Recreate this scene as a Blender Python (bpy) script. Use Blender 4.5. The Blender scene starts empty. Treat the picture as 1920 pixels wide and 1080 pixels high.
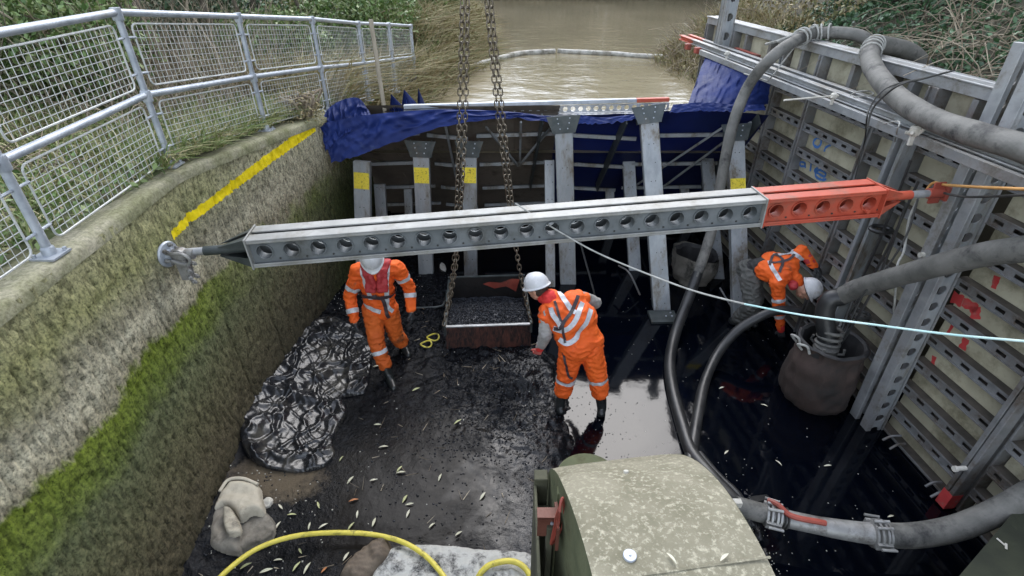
import bpy, bmesh, math, random
import numpy as np
from mathutils import Vector, Matrix, noise
from mathutils.bvhtree import BVHTree
random.seed(7); np.random.seed(7)
R = math.radians
SC = bpy.context.scene
COL = SC.collection

# ------------------------------------------------------------------ camera, world, sun, exposure
F, TH, CH = 980.0, R(32.7), 4.2
cam_d = bpy.data.cameras.new('camera'); cam = bpy.data.objects.new('camera', cam_d); COL.objects.link(cam)
cam_d.sensor_width = 36; cam_d.lens = F/1920*36; cam_d.clip_start = .05; cam_d.clip_end = 500
cam.location = (0, 0, CH); cam.rotation_euler = (R(90)-TH, 0, 0)
SC.camera = cam
W = bpy.data.worlds.new('World'); SC.world = W; W.use_nodes = True
wn = W.node_tree; wn.nodes.clear()
wo = wn.nodes.new('ShaderNodeOutputWorld'); wb = wn.nodes.new('ShaderNodeBackground')
sky = wn.nodes.new('ShaderNodeTexSky'); sky.sky_type = 'NISHITA'; sky.sun_disc = False
SUN_EL, SUN_ROT = R(49), R(10)
sky.sun_elevation = SUN_EL; sky.sun_rotation = SUN_ROT
sky.air_density = 1.0; sky.dust_density = 1.0
hs = wn.nodes.new('ShaderNodeHueSaturation'); hs.inputs['Saturation'].default_value = .42
wtc = wn.nodes.new('ShaderNodeTexCoord'); wno = wn.nodes.new('ShaderNodeTexNoise'); wno.inputs['Scale'].default_value = 2.2; wno.inputs['Detail'].default_value = 5
wr_ = wn.nodes.new('ShaderNodeValToRGB'); wr_.color_ramp.elements[0].position = .38; wr_.color_ramp.elements[1].position = .68
wr_.color_ramp.elements[0].color = (1.17, 1.18, 1.22, 1); wr_.color_ramp.elements[1].color = (2.0, 1.98, 1.94, 1)
wm = wn.nodes.new('ShaderNodeMix'); wm.data_type = 'RGBA'; wm.blend_type = 'MULTIPLY'; wm.inputs[0].default_value = 1
wn.links.new(sky.outputs[0], hs.inputs['Color']); wn.links.new(wtc.outputs['Generated'], wno.inputs['Vector'])
wn.links.new(wno.outputs[0], wr_.inputs[0]); wn.links.new(hs.outputs[0], wm.inputs[6]); wn.links.new(wr_.outputs[0], wm.inputs[7])
wn.links.new(wm.outputs[2], wb.inputs[0]); wb.inputs[1].default_value = .15
wn.links.new(wb.outputs[0], wo.inputs[0])
sl = bpy.data.lights.new('sun', 'SUN'); so = bpy.data.objects.new('sun', sl); COL.objects.link(so)
sl.energy = .5; sl.angle = R(44); sl.color = (1, .99, .97)
# sky sun_rotation is measured clockwise from +Y
sd = Vector((math.sin(SUN_ROT)*math.cos(SUN_EL), math.cos(SUN_ROT)*math.cos(SUN_EL), math.sin(SUN_EL)))
so.rotation_euler = sd.to_track_quat('Z', 'Y').to_euler(); so.location = (0, 0, 30)
SC.view_settings.view_transform = 'Standard'; SC.view_settings.look = 'None'
SC.view_settings.gamma = 1; SC.view_settings.exposure = 1.5
SC.view_settings.use_curve_mapping = False

# ------------------------------------------------------------------ measured points: a photo pixel plus one known coordinate
cT, sT = math.cos(TH), math.sin(TH)
def ray(x, y):
    u = (x-960)/F; v = (540-y)/F
    return Vector((u, cT+v*sT, -sT+v*cT))
def aZ(x, y, Z=0):
    D = ray(x, y); t = (Z-CH)/D.z; return Vector((D.x*t, D.y*t, CH+D.z*t))
def aY(x, y, Y):
    D = ray(x, y); t = Y/D.y; return Vector((D.x*t, D.y*t, CH+D.z*t))
def aX(x, y, X):
    D = ray(x, y); t = X/D.x; return Vector((D.x*t, D.y*t, CH+D.z*t))
W0 = Vector((4.24, 0, 0)); We = Vector((-.094, 1, 0)).normalized(); Wn = Vector((-We.y, We.x, 0))
def aW(x, y, d=0):
    D = ray(x, y); o = W0+Wn*d; t = (o-Vector((0, 0, CH))).dot(Wn)/D.dot(Wn)
    p = Vector((0, 0, CH))+D*t; return p
def wl(x, y, d=0):
    p = aW(x, y, d)-W0; return p.dot(We), p.z
def Wp(s, d, z): return W0+We*s+Wn*d+Vector((0, 0, z))

# ------------------------------------------------------------------ materials
MATS = {}
def nd(nt, t, **kw):
    n = nt.nodes.new('ShaderNode'+t)
    for k, v in kw.items(): setattr(n, k, v)
    return n
def mathn(nt, op, a, b=None, clamp=False):
    n = nd(nt, 'Math', operation=op, use_clamp=clamp)
    for i, q in enumerate((a, b)):
        if q is None: continue
        if isinstance(q, (int, float)): n.inputs[i].default_value = q
        else: nt.links.new(q, n.inputs[i])
    return n.outputs[0]
def rgb(c): return (c[0], c[1], c[2], 1)
def ramp(nt, fac, stops, interp='LINEAR'):
    r = nd(nt, 'ValToRGB'); r.color_ramp.interpolation = interp
    e = r.color_ramp.elements
    while len(e) < len(stops): e.new(.5)
    for i, (p, c) in enumerate(stops): e[i].position = p; e[i].color = rgb(c) if len(c) == 3 else c
    nt.links.new(fac, r.inputs[0]); return r.outputs[0]
def mixc(nt, f, a, b, mode='MIX'):
    n = nd(nt, 'Mix', data_type='RGBA', blend_type=mode)
    for i, q in ((0, f), (6, a), (7, b)):
        if isinstance(q, (int, float)): n.inputs[i].default_value = q
        elif isinstance(q, tuple): n.inputs[i].default_value = rgb(q)
        else: nt.links.new(q, n.inputs[i])
    return n.outputs[2]
def coords(nt, stretch=(1, 1, 1), kind='Object'):
    tc = nd(nt, 'TexCoord'); mp = nd(nt, 'Mapping'); mp.inputs['Scale'].default_value = stretch
    nt.links.new(tc.outputs[kind], mp.inputs[0]); return mp.outputs[0]
def noi(nt, co, scale, detail=5, rough=.6, dist=0):
    n = nd(nt, 'TexNoise'); n.inputs['Scale'].default_value = scale; n.inputs['Detail'].default_value = detail
    n.inputs['Roughness'].default_value = rough; n.inputs['Distortion'].default_value = dist
    nt.links.new(co, n.inputs['Vector']); return n.outputs[0]
def new_mat(name):
    m = bpy.data.materials.new(name); m.use_nodes = True; nt = m.node_tree; nt.nodes.clear()
    o = nd(nt, 'OutputMaterial'); b = nd(nt, 'BsdfPrincipled'); nt.links.new(b.outputs[0], o.inputs[0])
    MATS[name] = m; return m, nt, b, o
def M(name, c1, c2=None, rough=.6, metal=0, scale=6, stretch=(1, 1, 1), bump=.2, bscale=40, dirt=None, dirt_amt=.5, dscale=3, spec=None, rvar=.1, coat=0, vary=.12, island=None, lo=.35, hi=.65, bdist=.01, ior=None):
    m, nt, b, o = new_mat(name); co = coords(nt, stretch)
    n1 = noi(nt, co, scale)
    if island:
        g = nd(nt, 'NewGeometry'); col = ramp(nt, g.outputs['Random Per Island'], [(i/(len(island)-1), c) for i, c in enumerate(island)])
    else: col = ramp(nt, n1, [(lo, c1), (hi, c2 or c1)])
    if dirt:
        n2 = noi(nt, co, dscale, 8, .7); f = ramp(nt, n2, [(.62-dirt_amt*.3, (0, 0, 0)), (.72-dirt_amt*.2, (1, 1, 1))])
        n3 = noi(nt, co, dscale*9, 6, .7); f = mathn(nt, 'MULTIPLY', f, mathn(nt, 'MULTIPLY', n3, 1.7, True), True)
        col = mixc(nt, f, col, dirt)
    oi = nd(nt, 'ObjectInfo'); v = mathn(nt, 'ADD', mathn(nt, 'MULTIPLY', oi.outputs['Random'], vary), 1-vary/2)
    vm = nd(nt, 'VectorMath', operation='SCALE'); nt.links.new(col, vm.inputs[0]); nt.links.new(v, vm.inputs['Scale'])
    nt.links.new(vm.outputs[0], b.inputs['Base Color'])
    nt.links.new(mathn(nt, 'ADD', mathn(nt, 'MULTIPLY', mathn(nt, 'SUBTRACT', n1, .5), rvar*2), rough, True), b.inputs['Roughness'])
    b.inputs['Metallic'].default_value = metal
    if spec is not None: b.inputs['Specular IOR Level'].default_value = spec
    if ior: b.inputs['IOR'].default_value = ior
    if coat: b.inputs['Coat Weight'].default_value = coat; b.inputs['Coat Roughness'].default_value = .15
    if bump:
        bp = nd(nt, 'Bump'); bp.inputs['Strength'].default_value = bump; bp.inputs['Distance'].default_value = bdist
        nt.links.new(noi(nt, co, bscale, 5), bp.inputs['Height']); nt.links.new(bp.outputs[0], b.inputs['Normal'])
    return m
M('galv', (.30, .31, .32), (.48, .49, .50), .5, .55, 9, bump=.12, bscale=90, dirt=(.16, .15, .13), dirt_amt=.35)
M('galv_rail', (.30, .33, .37), (.44, .47, .51), .45, .3, 12, bump=.1, bscale=60, dirt=(.3, .3, .28), dirt_amt=.2)
M('mesh_wire', (.42, .43, .42), (.55, .56, .54), .5, .2, 12, bump=0)
M('prop_steel', (.24, .26, .27), (.36, .38, .39), .5, .3, 4, (2, 2, .6), bump=.1, bscale=60, dirt=(.12, .10, .07), dirt_amt=.45, dscale=2)
M('alu_beam', (.22, .22, .205), (.32, .32, .30), .5, .1, 5, bump=.12, bscale=60, dirt=(.17, .16, .13), dirt_amt=.45)
M('beam_web', (.12, .135, .14), (.18, .195, .20), .5, .2, 5, bump=.12, bscale=60, dirt=(.09, .09, .08), dirt_amt=.35)
M('dark_steel', (.035, .045, .045), (.07, .08, .08), .45, .3, 8, bump=.15, dirt=(.1, .09, .07), dirt_amt=.2)
M('red_paint', (.38, .06, .032), (.50, .095, .05), .5, 0, 6, bump=.1, bscale=60, dirt=(.25, .08, .05), dirt_amt=.35)
M('red_paint_old', (.24, .045, .03), (.34, .07, .045), .55, 0, 6, bump=.1, dirt=(.1, .04, .03), dirt_amt=.4)
M('cream_panel', (.32, .30, .215), (.42, .395, .29), .6, 0, 3, bump=.15, bscale=30, dirt=(.17, .155, .10), dirt_amt=.42, dscale=2.5)
M('panel_rail', (.16, .165, .165), (.27, .275, .28), .5, .35, 6, bump=.15, bscale=50, dirt=(.10, .08, .06), dirt_amt=.5)
M('panel_shelf', (.05, .045, .038), (.10, .085, .07), .7, .1, 8, bump=.3, bscale=50)
M('waling', (.26, .27, .275), (.40, .41, .415), .5, .35, 6, bump=.15, bscale=60, dirt=(.18, .17, .15), dirt_amt=.5)
M('plywood', (.09, .075, .06), (.15, .125, .10), .7, 0, 3, bump=.15, dirt=(.05, .04, .03), dirt_amt=.35)
M('yellow_plate', (.65, .52, .03), (.75, .6, .05), .55, 0, 8, bump=.05, dirt=(.05, .045, .02), dirt_amt=.30, dscale=38)
M('tarp_blue', (.006, .015, .082), (.011, .026, .13), .62, 0, 3, spec=.22, bump=.35, bscale=9, bdist=.03, dirt=(.05, .07, .16), dirt_amt=.2, dscale=2)
M('hose_grey', (.095, .095, .085), (.17, .165, .15), .75, 0, 5, bump=.35, bscale=40, dirt=(.03, .03, .03), dirt_amt=.35, dscale=4)
M('hose_dark', (.014, .015, .016), (.035, .035, .034), .4, 0, 5, bump=.2, bscale=30)
M('steel_fitting', (.22, .22, .21), (.34, .34, .33), .45, .4, 8, bump=.1, dirt=(.1, .09, .08), dirt_amt=.4, dscale=6)
M('hose_yellow', (.55, .47, .06), (.68, .58, .09), .5, 0, 8, bump=.1, dirt=(.04, .035, .02), dirt_amt=.3, dscale=9)
M('chain_steel', (.10, .085, .065), (.20, .17, .13), .4, .8, 30, bump=.1, vary=.5)
M('rope_teal', (.22, .48, .48), (.55, .7, .68), .7, 0, 3, bump=.3, bscale=200)
M('rope_grey', (.25, .25, .23), (.4, .4, .37), .8, 0, 20, bump=.3, bscale=200)
M('cord_dark', (.02, .02, .02), (.05, .05, .045), .6)
M('cable_orange', (.45, .22, .06), (.55, .3, .1), .5)
M('orange_cloth', (.66, .085, .006), (.80, .125, .010), .75, 0, 3, bump=.4, bscale=14, bdist=.02, vary=.02, dirt=(.14, .05, .02), dirt_amt=.12, dscale=4)
M('orange_trouser', (.50, .09, .008), (.64, .125, .012), .8, 0, 3, bump=.4, bscale=14, bdist=.02, dirt=(.12, .05, .02), dirt_amt=.25, dscale=3)
M('reflective', (.40, .41, .43), (.55, .56, .58), .45, .1, 30, bump=.1, vary=0)
M('lifejacket_red', (.34, .025, .03), (.44, .04, .045), .65, 0, 6, bump=.4, bscale=25)
M('hood_red', (.48, .02, .02), (.62, .035, .03), .8, 0, 6, bump=.4, bscale=20)
M('grey_knit', (.22, .21, .20), (.32, .31, .29), .9, 0, 8, bump=.5, bscale=25)
M('grey_trouser', (.055, .057, .052), (.095, .095, .088), .8, 0, 5, bump=.6, bscale=16, bdist=.02)
M('black_cloth', (.012, .012, .013), (.03, .03, .03), .7, bump=.3)
M('webbing', (.02, .016, .02), (.05, .03, .035), .6, bump=.2, bscale=80)
M('helmet_white', (.55, .56, .57), (.62, .62, .63), .25, 0, 20, bump=.02, dirt=(.4, .38, .34), dirt_amt=.05, spec=.5)
M('skin', (.45, .24, .16), (.55, .31, .22), .5, 0, 20, bump=.1)
M('hair', (.03, .018, .012), (.06, .035, .02), .7, 0, 30, bump=.8, bscale=90)
M('eye', (.02, .02, .02), None, .2, bump=0)
M('rubber_boot', (.010, .012, .012), (.028, .03, .03), .3, 0, 6, bump=.15, dirt=(.03, .025, .02), dirt_amt=.3)
M('glove_black', (.015, .017, .02), (.035, .037, .04), .6, bump=.3)
M('glove_red', (.45, .06, .05), (.62, .20, .16), .75, bump=.3)
M('black_plastic', (.008, .0085, .010), (.022, .023, .026), .24, 0, 4, bump=.15, bscale=24, bdist=.02, dirt=(.07, .065, .055), dirt_amt=.35, dscale=3, spec=.5)
M('sack_cloth', (.30, .27, .21), (.46, .42, .33), .9, 0, 4, bump=.5, bscale=45, dirt=(.09, .08, .065), dirt_amt=.4)
M('sack_dark', (.16, .145, .12), (.25, .23, .19), .9, 0, 4, bump=.5, bscale=45, dirt=(.06, .055, .045), dirt_amt=.4)  # darker cloth tone for the two lower folds
M('sack_pale', (.38, .345, .27), (.50, .46, .37), .9, 0, 4, bump=.4, bscale=45, dirt=(.2, .18, .14), dirt_amt=.3)
M('murky_red', (.03, .006, .008), (.05, .01, .012), .3, bump=0)
M('bag_brown', (.028, .020, .016), (.055, .036, .029), .85, 0, 2.5, bump=.5, bscale=30, dirt=(.02, .018, .016), dirt_amt=.5, dscale=2)
M('bag_grey', (.13, .12, .10), (.2, .185, .16), .9, 0, 3, bump=.4, bscale=30, dirt=(.03, .03, .025), dirt_amt=.4)
M('skip_paint', (.14, .05, .035), (.24, .09, .06), .5, 0, 5, (1, 1, .3), bump=.3, dirt=(.008, .008, .009), dirt_amt=1.1, dscale=5)
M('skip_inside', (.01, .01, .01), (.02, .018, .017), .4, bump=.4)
M('gravel_wet', (.010, .012, .016), (.05, .055, .065), .22, 0, 40, bump=.6, bscale=60, spec=.3, island=[(.006, .007, .010), (.014, .016, .021), (.035, .038, .045), (.01, .011, .014)])
M('stone_pale', (.40, .385, .33), (.55, .53, .47), .8, 0, 10, bump=.4, bscale=30)
M('slab_white', (.38, .38, .35), (.52, .52, .49), .8, 0, 8, bump=.5, bscale=25, dirt=(.02, .02, .02), dirt_amt=.55, dscale=8)
M('mud_brown', (.075, .055, .038), (.14, .11, .08), .8, 0, 6, bump=.7, bscale=25)
M('block_concrete', (.135, .125, .082), (.21, .195, .14), .88, 0, 5, bump=.6, bscale=70, dirt=(.38, .36, .27), dirt_amt=.36, dscale=44)
M('algae_green', (.075, .085, .04), (.12, .13, .065), .85, 0, 6, bump=.4, bscale=40, dirt=(.05, .05, .02), dirt_amt=.4)
M('algae_wood', (.05, .05, .03), (.10, .10, .06), .85, 0, 6, (1, 1, .2), bump=.4, dirt=(.02, .02, .012), dirt_amt=.5)
M('brown_steel', (.10, .035, .022), (.16, .06, .04), .6, .2, 6, bump=.2)
M('dark_abutment', (.018, .022, .012), (.035, .04, .022), .8, 0, 4, bump=.5, bscale=20)
M('wood_stake', (.22, .19, .14), (.34, .30, .23), .85, 0, 5, (4, 4, .5), bump=.4)
M('boom', (.30, .28, .23), (.55, .54, .50), .7, 0, 5, bump=.3, dirt=(.1, .09, .06), dirt_amt=.4)
M('blue_spray', (.03, .11, .32), (.05, .16, .42), .7, bump=0)
M('red_spray', (.38, .03, .03), (.5, .05, .05), .7, bump=0, dirt=(.3, .12, .1), dirt_amt=.3, dscale=9)
M('bark', (.06, .05, .035), (.13, .11, .085), .9, 0, 8, (3, 3, .5), bump=.7, bscale=30, vary=.3)
M('twig', (.16, .125, .085), (.30, .25, .18), .9, 0, 20, bump=0, island=[(.10, .08, .055), (.24, .19, .13), (.36, .31, .23), (.14, .11, .08)])
M('leaf_ivy', (0, 0, 0), None, .4, 0, bump=0, island=[(.02, .055, .022), (.04, .09, .035), (.065, .13, .055), (.11, .19, .10), (.03, .06, .03)])
M('leaf_mid', (0, 0, 0), None, .55, 0, bump=0, island=[(.06, .12, .03), (.10, .17, .045), (.15, .23, .07), (.24, .28, .11), (.07, .10, .035)])
M('leaf_far', (0, 0, 0), None, .8, 0, bump=0, island=[(.05, .055, .025), (.09, .085, .045), (.13, .11, .065), (.07, .08, .035)])
M('leaf_dry', (0, 0, 0), None, .7, 0, bump=0, island=[(.20, .16, .08), (.30, .24, .12), (.18, .20, .08), (.40, .32, .19), (.25, .23, .10)])
M('grass', (0, 0, 0), None, .6, 0, bump=0, island=[(.10, .16, .04), (.16, .22, .06), (.26, .27, .11), (.36, .31, .17), (.13, .18, .05)])
M('litter_leaf', (0, 0, 0), None, .6, 0, bump=0, island=[(.45, .44, .30), (.55, .52, .38), (.38, .40, .2), (.35, .14, .06), (.6, .58, .5)])
M('ground_soil', (.07, .06, .04), (.13, .12, .07), .9, 0, 2, bump=.6, bscale=12, dirt=(.07, .10, .03), dirt_amt=.6, dscale=1.5)
M('bank_soil', (.04, .04, .025), (.08, .07, .045), .9, 0, 2, bump=.6, bscale=12)

# rough board of colour bands for the old lock wall; colour bands are its real growth and tide marks
def wall_material():
    m, nt, b, o = new_mat('lock_wall')
    tc = nd(nt, 'TexCoord'); sp = nd(nt, 'SeparateXYZ'); nt.links.new(tc.outputs['Object'], sp.inputs[0])
    x, y, z = sp.outputs
    co = coords(nt, (1, 1, 1)); cs = coords(nt, (3, 3, 1))
    nb = noi(nt, co, 1.6, 6, .65); nf = noi(nt, cs, 9, 6, .7); ng = noi(nt, co, 48, 4, .7)
    zz = mathn(nt, 'ADD', z, mathn(nt, 'MULTIPLY', mathn(nt, 'SUBTRACT', nb, .5), .42))
    zz = mathn(nt, 'ADD', zz, mathn(nt, 'MULTIPLY', mathn(nt, 'SUBTRACT', nf, .5), .16))
    fz = mathn(nt, 'DIVIDE', zz, 2.9)
    def g(q): return q/2.9
    band = ramp(nt, fz, [(0, (.045, .038, .025)), (g(.55), (.11, .095, .06)), (g(1.0), (.13, .125, .07)), (g(1.38), (.13, .145, .075)),
                         (g(1.56), (.135, .175, .04)), (g(1.78), (.165, .215, .03)), (g(1.84), (.34, .31, .23)), (g(2.02), (.50, .47, .37)), (g(2.14), (.30, .28, .21)), (g(2.4), (.27, .27, .13)), (g(2.9), (.36, .34, .22))])
    # far length of wall: paler, moss thins out
    far = mathn(nt, 'MULTIPLY', mathn(nt, 'SUBTRACT', y, 3.6), .8, True)
    alt = ramp(nt, fz, [(0, (.05, .042, .03)), (g(1.0), (.11, .10, .065)), (g(1.5), (.15, .15, .085)), (g(1.8), (.30, .275, .205)), (g(2.3), (.42, .395, .30)), (g(2.9), (.28, .265, .16))])
    mf = mathn(nt, 'MULTIPLY', far, ramp(nt, nb, [(.40, (.4, .4, .4)), (.6, (1, 1, 1))]), True)
    col = mixc(nt, mf, band, alt)
    # dark green tint, stronger low down towards the far end
    dk = mathn(nt, 'MULTIPLY', mathn(nt, 'SUBTRACT', y, 5.5), .9, True)
    col = mixc(nt, mathn(nt, 'MULTIPLY', dk, mathn(nt, 'MULTIPLY', mathn(nt, 'SUBTRACT', 2.2, zz), 1.2, True)), col, (.045, .055, .018))
    sp1 = ramp(nt, ng, [(.34, (.35, .35, .32)), (.46, (.92, .92, .92)), (.64, (1.45, 1.42, 1.35))])
    col = mixc(nt, 1.0, col, sp1, 'MULTIPLY')
    crack = ramp(nt, noi(nt, coords(nt, (1, 1, .32)), 26, 3, .6), [(.40, (.05, .05, .04)), (.48, (1, 1, 1))]); col = mixc(nt, .42, col, crack, 'MULTIPLY')
    col = mixc(nt, 1.0, col, (.95, .95, .90), 'MULTIPLY')
    # yellow spray line
    ln = mathn(nt, 'SUBTRACT', z, mathn(nt, 'ADD', 2.36, mathn(nt, 'MULTIPLY', mathn(nt, 'SUBTRACT', y, 3.56), .022)))
    ln = mathn(nt, 'ABSOLUTE', mathn(nt, 'ADD', ln, mathn(nt, 'MULTIPLY', mathn(nt, 'SUBTRACT', nf, .5), .06)))
    wd = mathn(nt, 'ADD', .035, mathn(nt, 'MULTIPLY', mathn(nt, 'SUBTRACT', y, 3.5), .010))
    msk = mathn(nt, 'LESS_THAN', ln, wd)
    msk = mathn(nt, 'MULTIPLY', msk, mathn(nt, 'MULTIPLY', mathn(nt, 'GREATER_THAN', y, 3.6), mathn(nt, 'LESS_THAN', y, 6.42)))
    msk = mathn(nt, 'MULTIPLY', msk, mathn(nt, 'GREATER_THAN', ng, .33))
    col = mixc(nt, msk, col, (.85, .66, .01))
    nt.links.new(col, b.inputs['Base Color']); b.inputs['Roughness'].default_value = .9; b.inputs['Specular IOR Level'].default_value = .25
    bp = nd(nt, 'Bump'); bp.inputs['Strength'].default_value = .5; bp.inputs['Distance'].default_value = .012
    hh = mathn(nt, 'ADD', noi(nt, cs, 14, 5, .7), noi(nt, co, 60, 4, .7)); nt.links.new(hh, bp.inputs['Height']); nt.links.new(bp.outputs[0], b.inputs['Normal'])
wall_material()
def coping_material():
    m, nt, b, o = new_mat('coping'); co = coords(nt)
    n1 = noi(nt, co, 3, 8, .7); n2 = noi(nt, co, 40, 4, .7)
    col = ramp(nt, n1, [(.35, (.13, .135, .06)), (.5, (.22, .215, .13)), (.65, (.32, .30, .22))])
    col = mixc(nt, .7, col, ramp(nt, n2, [(.35, (.5, .5, .45)), (.6, (1.2, 1.2, 1.2))]), 'MULTIPLY')
    nt.links.new(col, b.inputs['Base Color']); b.inputs['Roughness'].default_value = .9
    bp = nd(nt, 'Bump'); bp.inputs['Strength'].default_value = .6; bp.inputs['Distance'].default_value = .01; nt.links.new(n2, bp.inputs['Height']); nt.links.new(bp.outputs[0], b.inputs['Normal'])
coping_material()
def water_material(name, c, rough, ior, s1, s2, st, dist, stretch, c2=None):
    m, nt, b, o = new_mat(name); co = coords(nt, stretch)
    if c2: nt.links.new(ramp(nt, noi(nt, coords(nt, (.6, .25, 1)), .5, 4), [(.4, c), (.62, c2)]), b.inputs['Base Color'])
    else: b.inputs['Base Color'].default_value = rgb(c)
    b.inputs['Roughness'].default_value = rough; b.inputs['IOR'].default_value = ior
    bp = nd(nt, 'Bump'); bp.inputs['Strength'].default_value = st; bp.inputs['Distance'].default_value = dist
    h = mathn(nt, 'ADD', noi(nt, co, s1, 2, .5), mathn(nt, 'MULTIPLY', noi(nt, co, s2, 3, .55), .35))
    nt.links.new(h, bp.inputs['Height']); nt.links.new(bp.outputs[0], b.inputs['Normal'])
water_material('pit_water', (.0007, .0014, .0035), .06, 1.38, 1.5, 6, .10, .02, (1, 1, 1))
water_material('river_water', (.20, .175, .115), .06, 1.33, 1.1, 5, .6, .045, (1, 1.6, 1), (.26, .225, .15))
def sludge_material():
    m, nt, b, o = new_mat('sludge'); co = coords(nt)
    n1 = noi(nt, co, 1.3, 6, .65, .6); n2 = noi(nt, co, 14, 6, .7); n3 = noi(nt, co, 55, 4, .7)
    tc = nd(nt, 'TexCoord'); sp = nd(nt, 'SeparateXYZ'); nt.links.new(tc.outputs['Object'], sp.inputs[0])
    col = ramp(nt, n2, [(.35, (.002, .0025, .0035)), (.55, (.006, .0065, .008)), (.72, (.018, .020, .024))])
    # patch of brown silt in the middle of the floor
    dx = mathn(nt, 'MULTIPLY', mathn(nt, 'ADD', sp.outputs[0], .75), .9); dy = mathn(nt, 'SUBTRACT', sp.outputs[1], 3.0)
    rr = mathn(nt, 'ADD', mathn(nt, 'MULTIPLY', dx, dx), mathn(nt, 'MULTIPLY', dy, dy))
    pt = mathn(nt, 'MULTIPLY', mathn(nt, 'SUBTRACT', mathn(nt, 'ADD', 1.1, mathn(nt, 'MULTIPLY', mathn(nt, 'SUBTRACT', n1, .5), 3)), rr), 1.0, True)
    col = mixc(nt, mathn(nt, 'MULTIPLY', pt, .75), col, (.017, .0145, .012))
    dx = mathn(nt, 'ADD', sp.outputs[0], 2.15); dy = mathn(nt, 'SUBTRACT', sp.outputs[1], 3.1)
    rr = mathn(nt, 'ADD', mathn(nt, 'MULTIPLY', dx, dx), mathn(nt, 'MULTIPLY', mathn(nt, 'MULTIPLY', dy, dy), 3))
    p2 = mathn(nt, 'MULTIPLY', mathn(nt, 'SUBTRACT', mathn(nt, 'ADD', .22, mathn(nt, 'MULTIPLY', mathn(nt, 'SUBTRACT', n2, .5), .5)), rr), 6, True)
    col = mixc(nt, p2, col, (.10, .08, .055))
    col = mixc(nt, mathn(nt, 'GREATER_THAN', n3, .715), col, (.16, .155, .14))
    nt.links.new(col, b.inputs['Base Color'])
    rg = ramp(nt, n1, [(.38, (.02, .02, .02)), (.6, (.14, .14, .14))]); nt.links.new(mathn(nt, 'ADD', rg, mathn(nt, 'MULTIPLY', p2, .5), True), b.inputs['Roughness'])
    b.inputs['IOR'].default_value = 1.45; wet = mathn(nt, 'MULTIPLY', mathn(nt, 'ADD', mathn(nt, 'ADD', sp.outputs[0], .45), mathn(nt, 'MULTIPLY', mathn(nt, 'SUBTRACT', n1, .5), 2.2)), 1.4, True); nt.links.new(mathn(nt, 'ADD', .10, mathn(nt, 'MULTIPLY', wet, .38)), b.inputs['Specular IOR Level'])
    bp = nd(nt, 'Bump'); nt.links.new(mathn(nt, 'SUBTRACT', .5, mathn(nt, 'MULTIPLY', pt, .42)), bp.inputs['Strength']); bp.inputs['Distance'].default_value = .02
    nt.links.new(mathn(nt, 'ADD', noi(nt, co, 34, 4, .65), mathn(nt, 'MULTIPLY', n3, .3)), bp.inputs['Height']); nt.links.new(bp.outputs[0], b.inputs['Normal'])
sludge_material()
def membrane_material():
    m, nt, b, o = new_mat('membrane'); co = coords(nt)
    c = ramp(nt, noi(nt, co, 2, 4), [(.35, (.004, .008, .05)), (.65, (.006, .014, .075))]); nt.links.new(c, b.inputs['Base Color'])
    b.inputs['Roughness'].default_value = .5; tr = nd(nt, 'BsdfTranslucent'); tr.inputs[0].default_value = (.004, .01, .11, 1)
    mx = nd(nt, 'MixShader'); mx.inputs[0].default_value = .05
    nt.links.new(b.outputs[0], mx.inputs[1]); nt.links.new(tr.outputs[0], mx.inputs[2]); nt.links.new(mx.outputs[0], o.inputs[0])
membrane_material()

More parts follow.
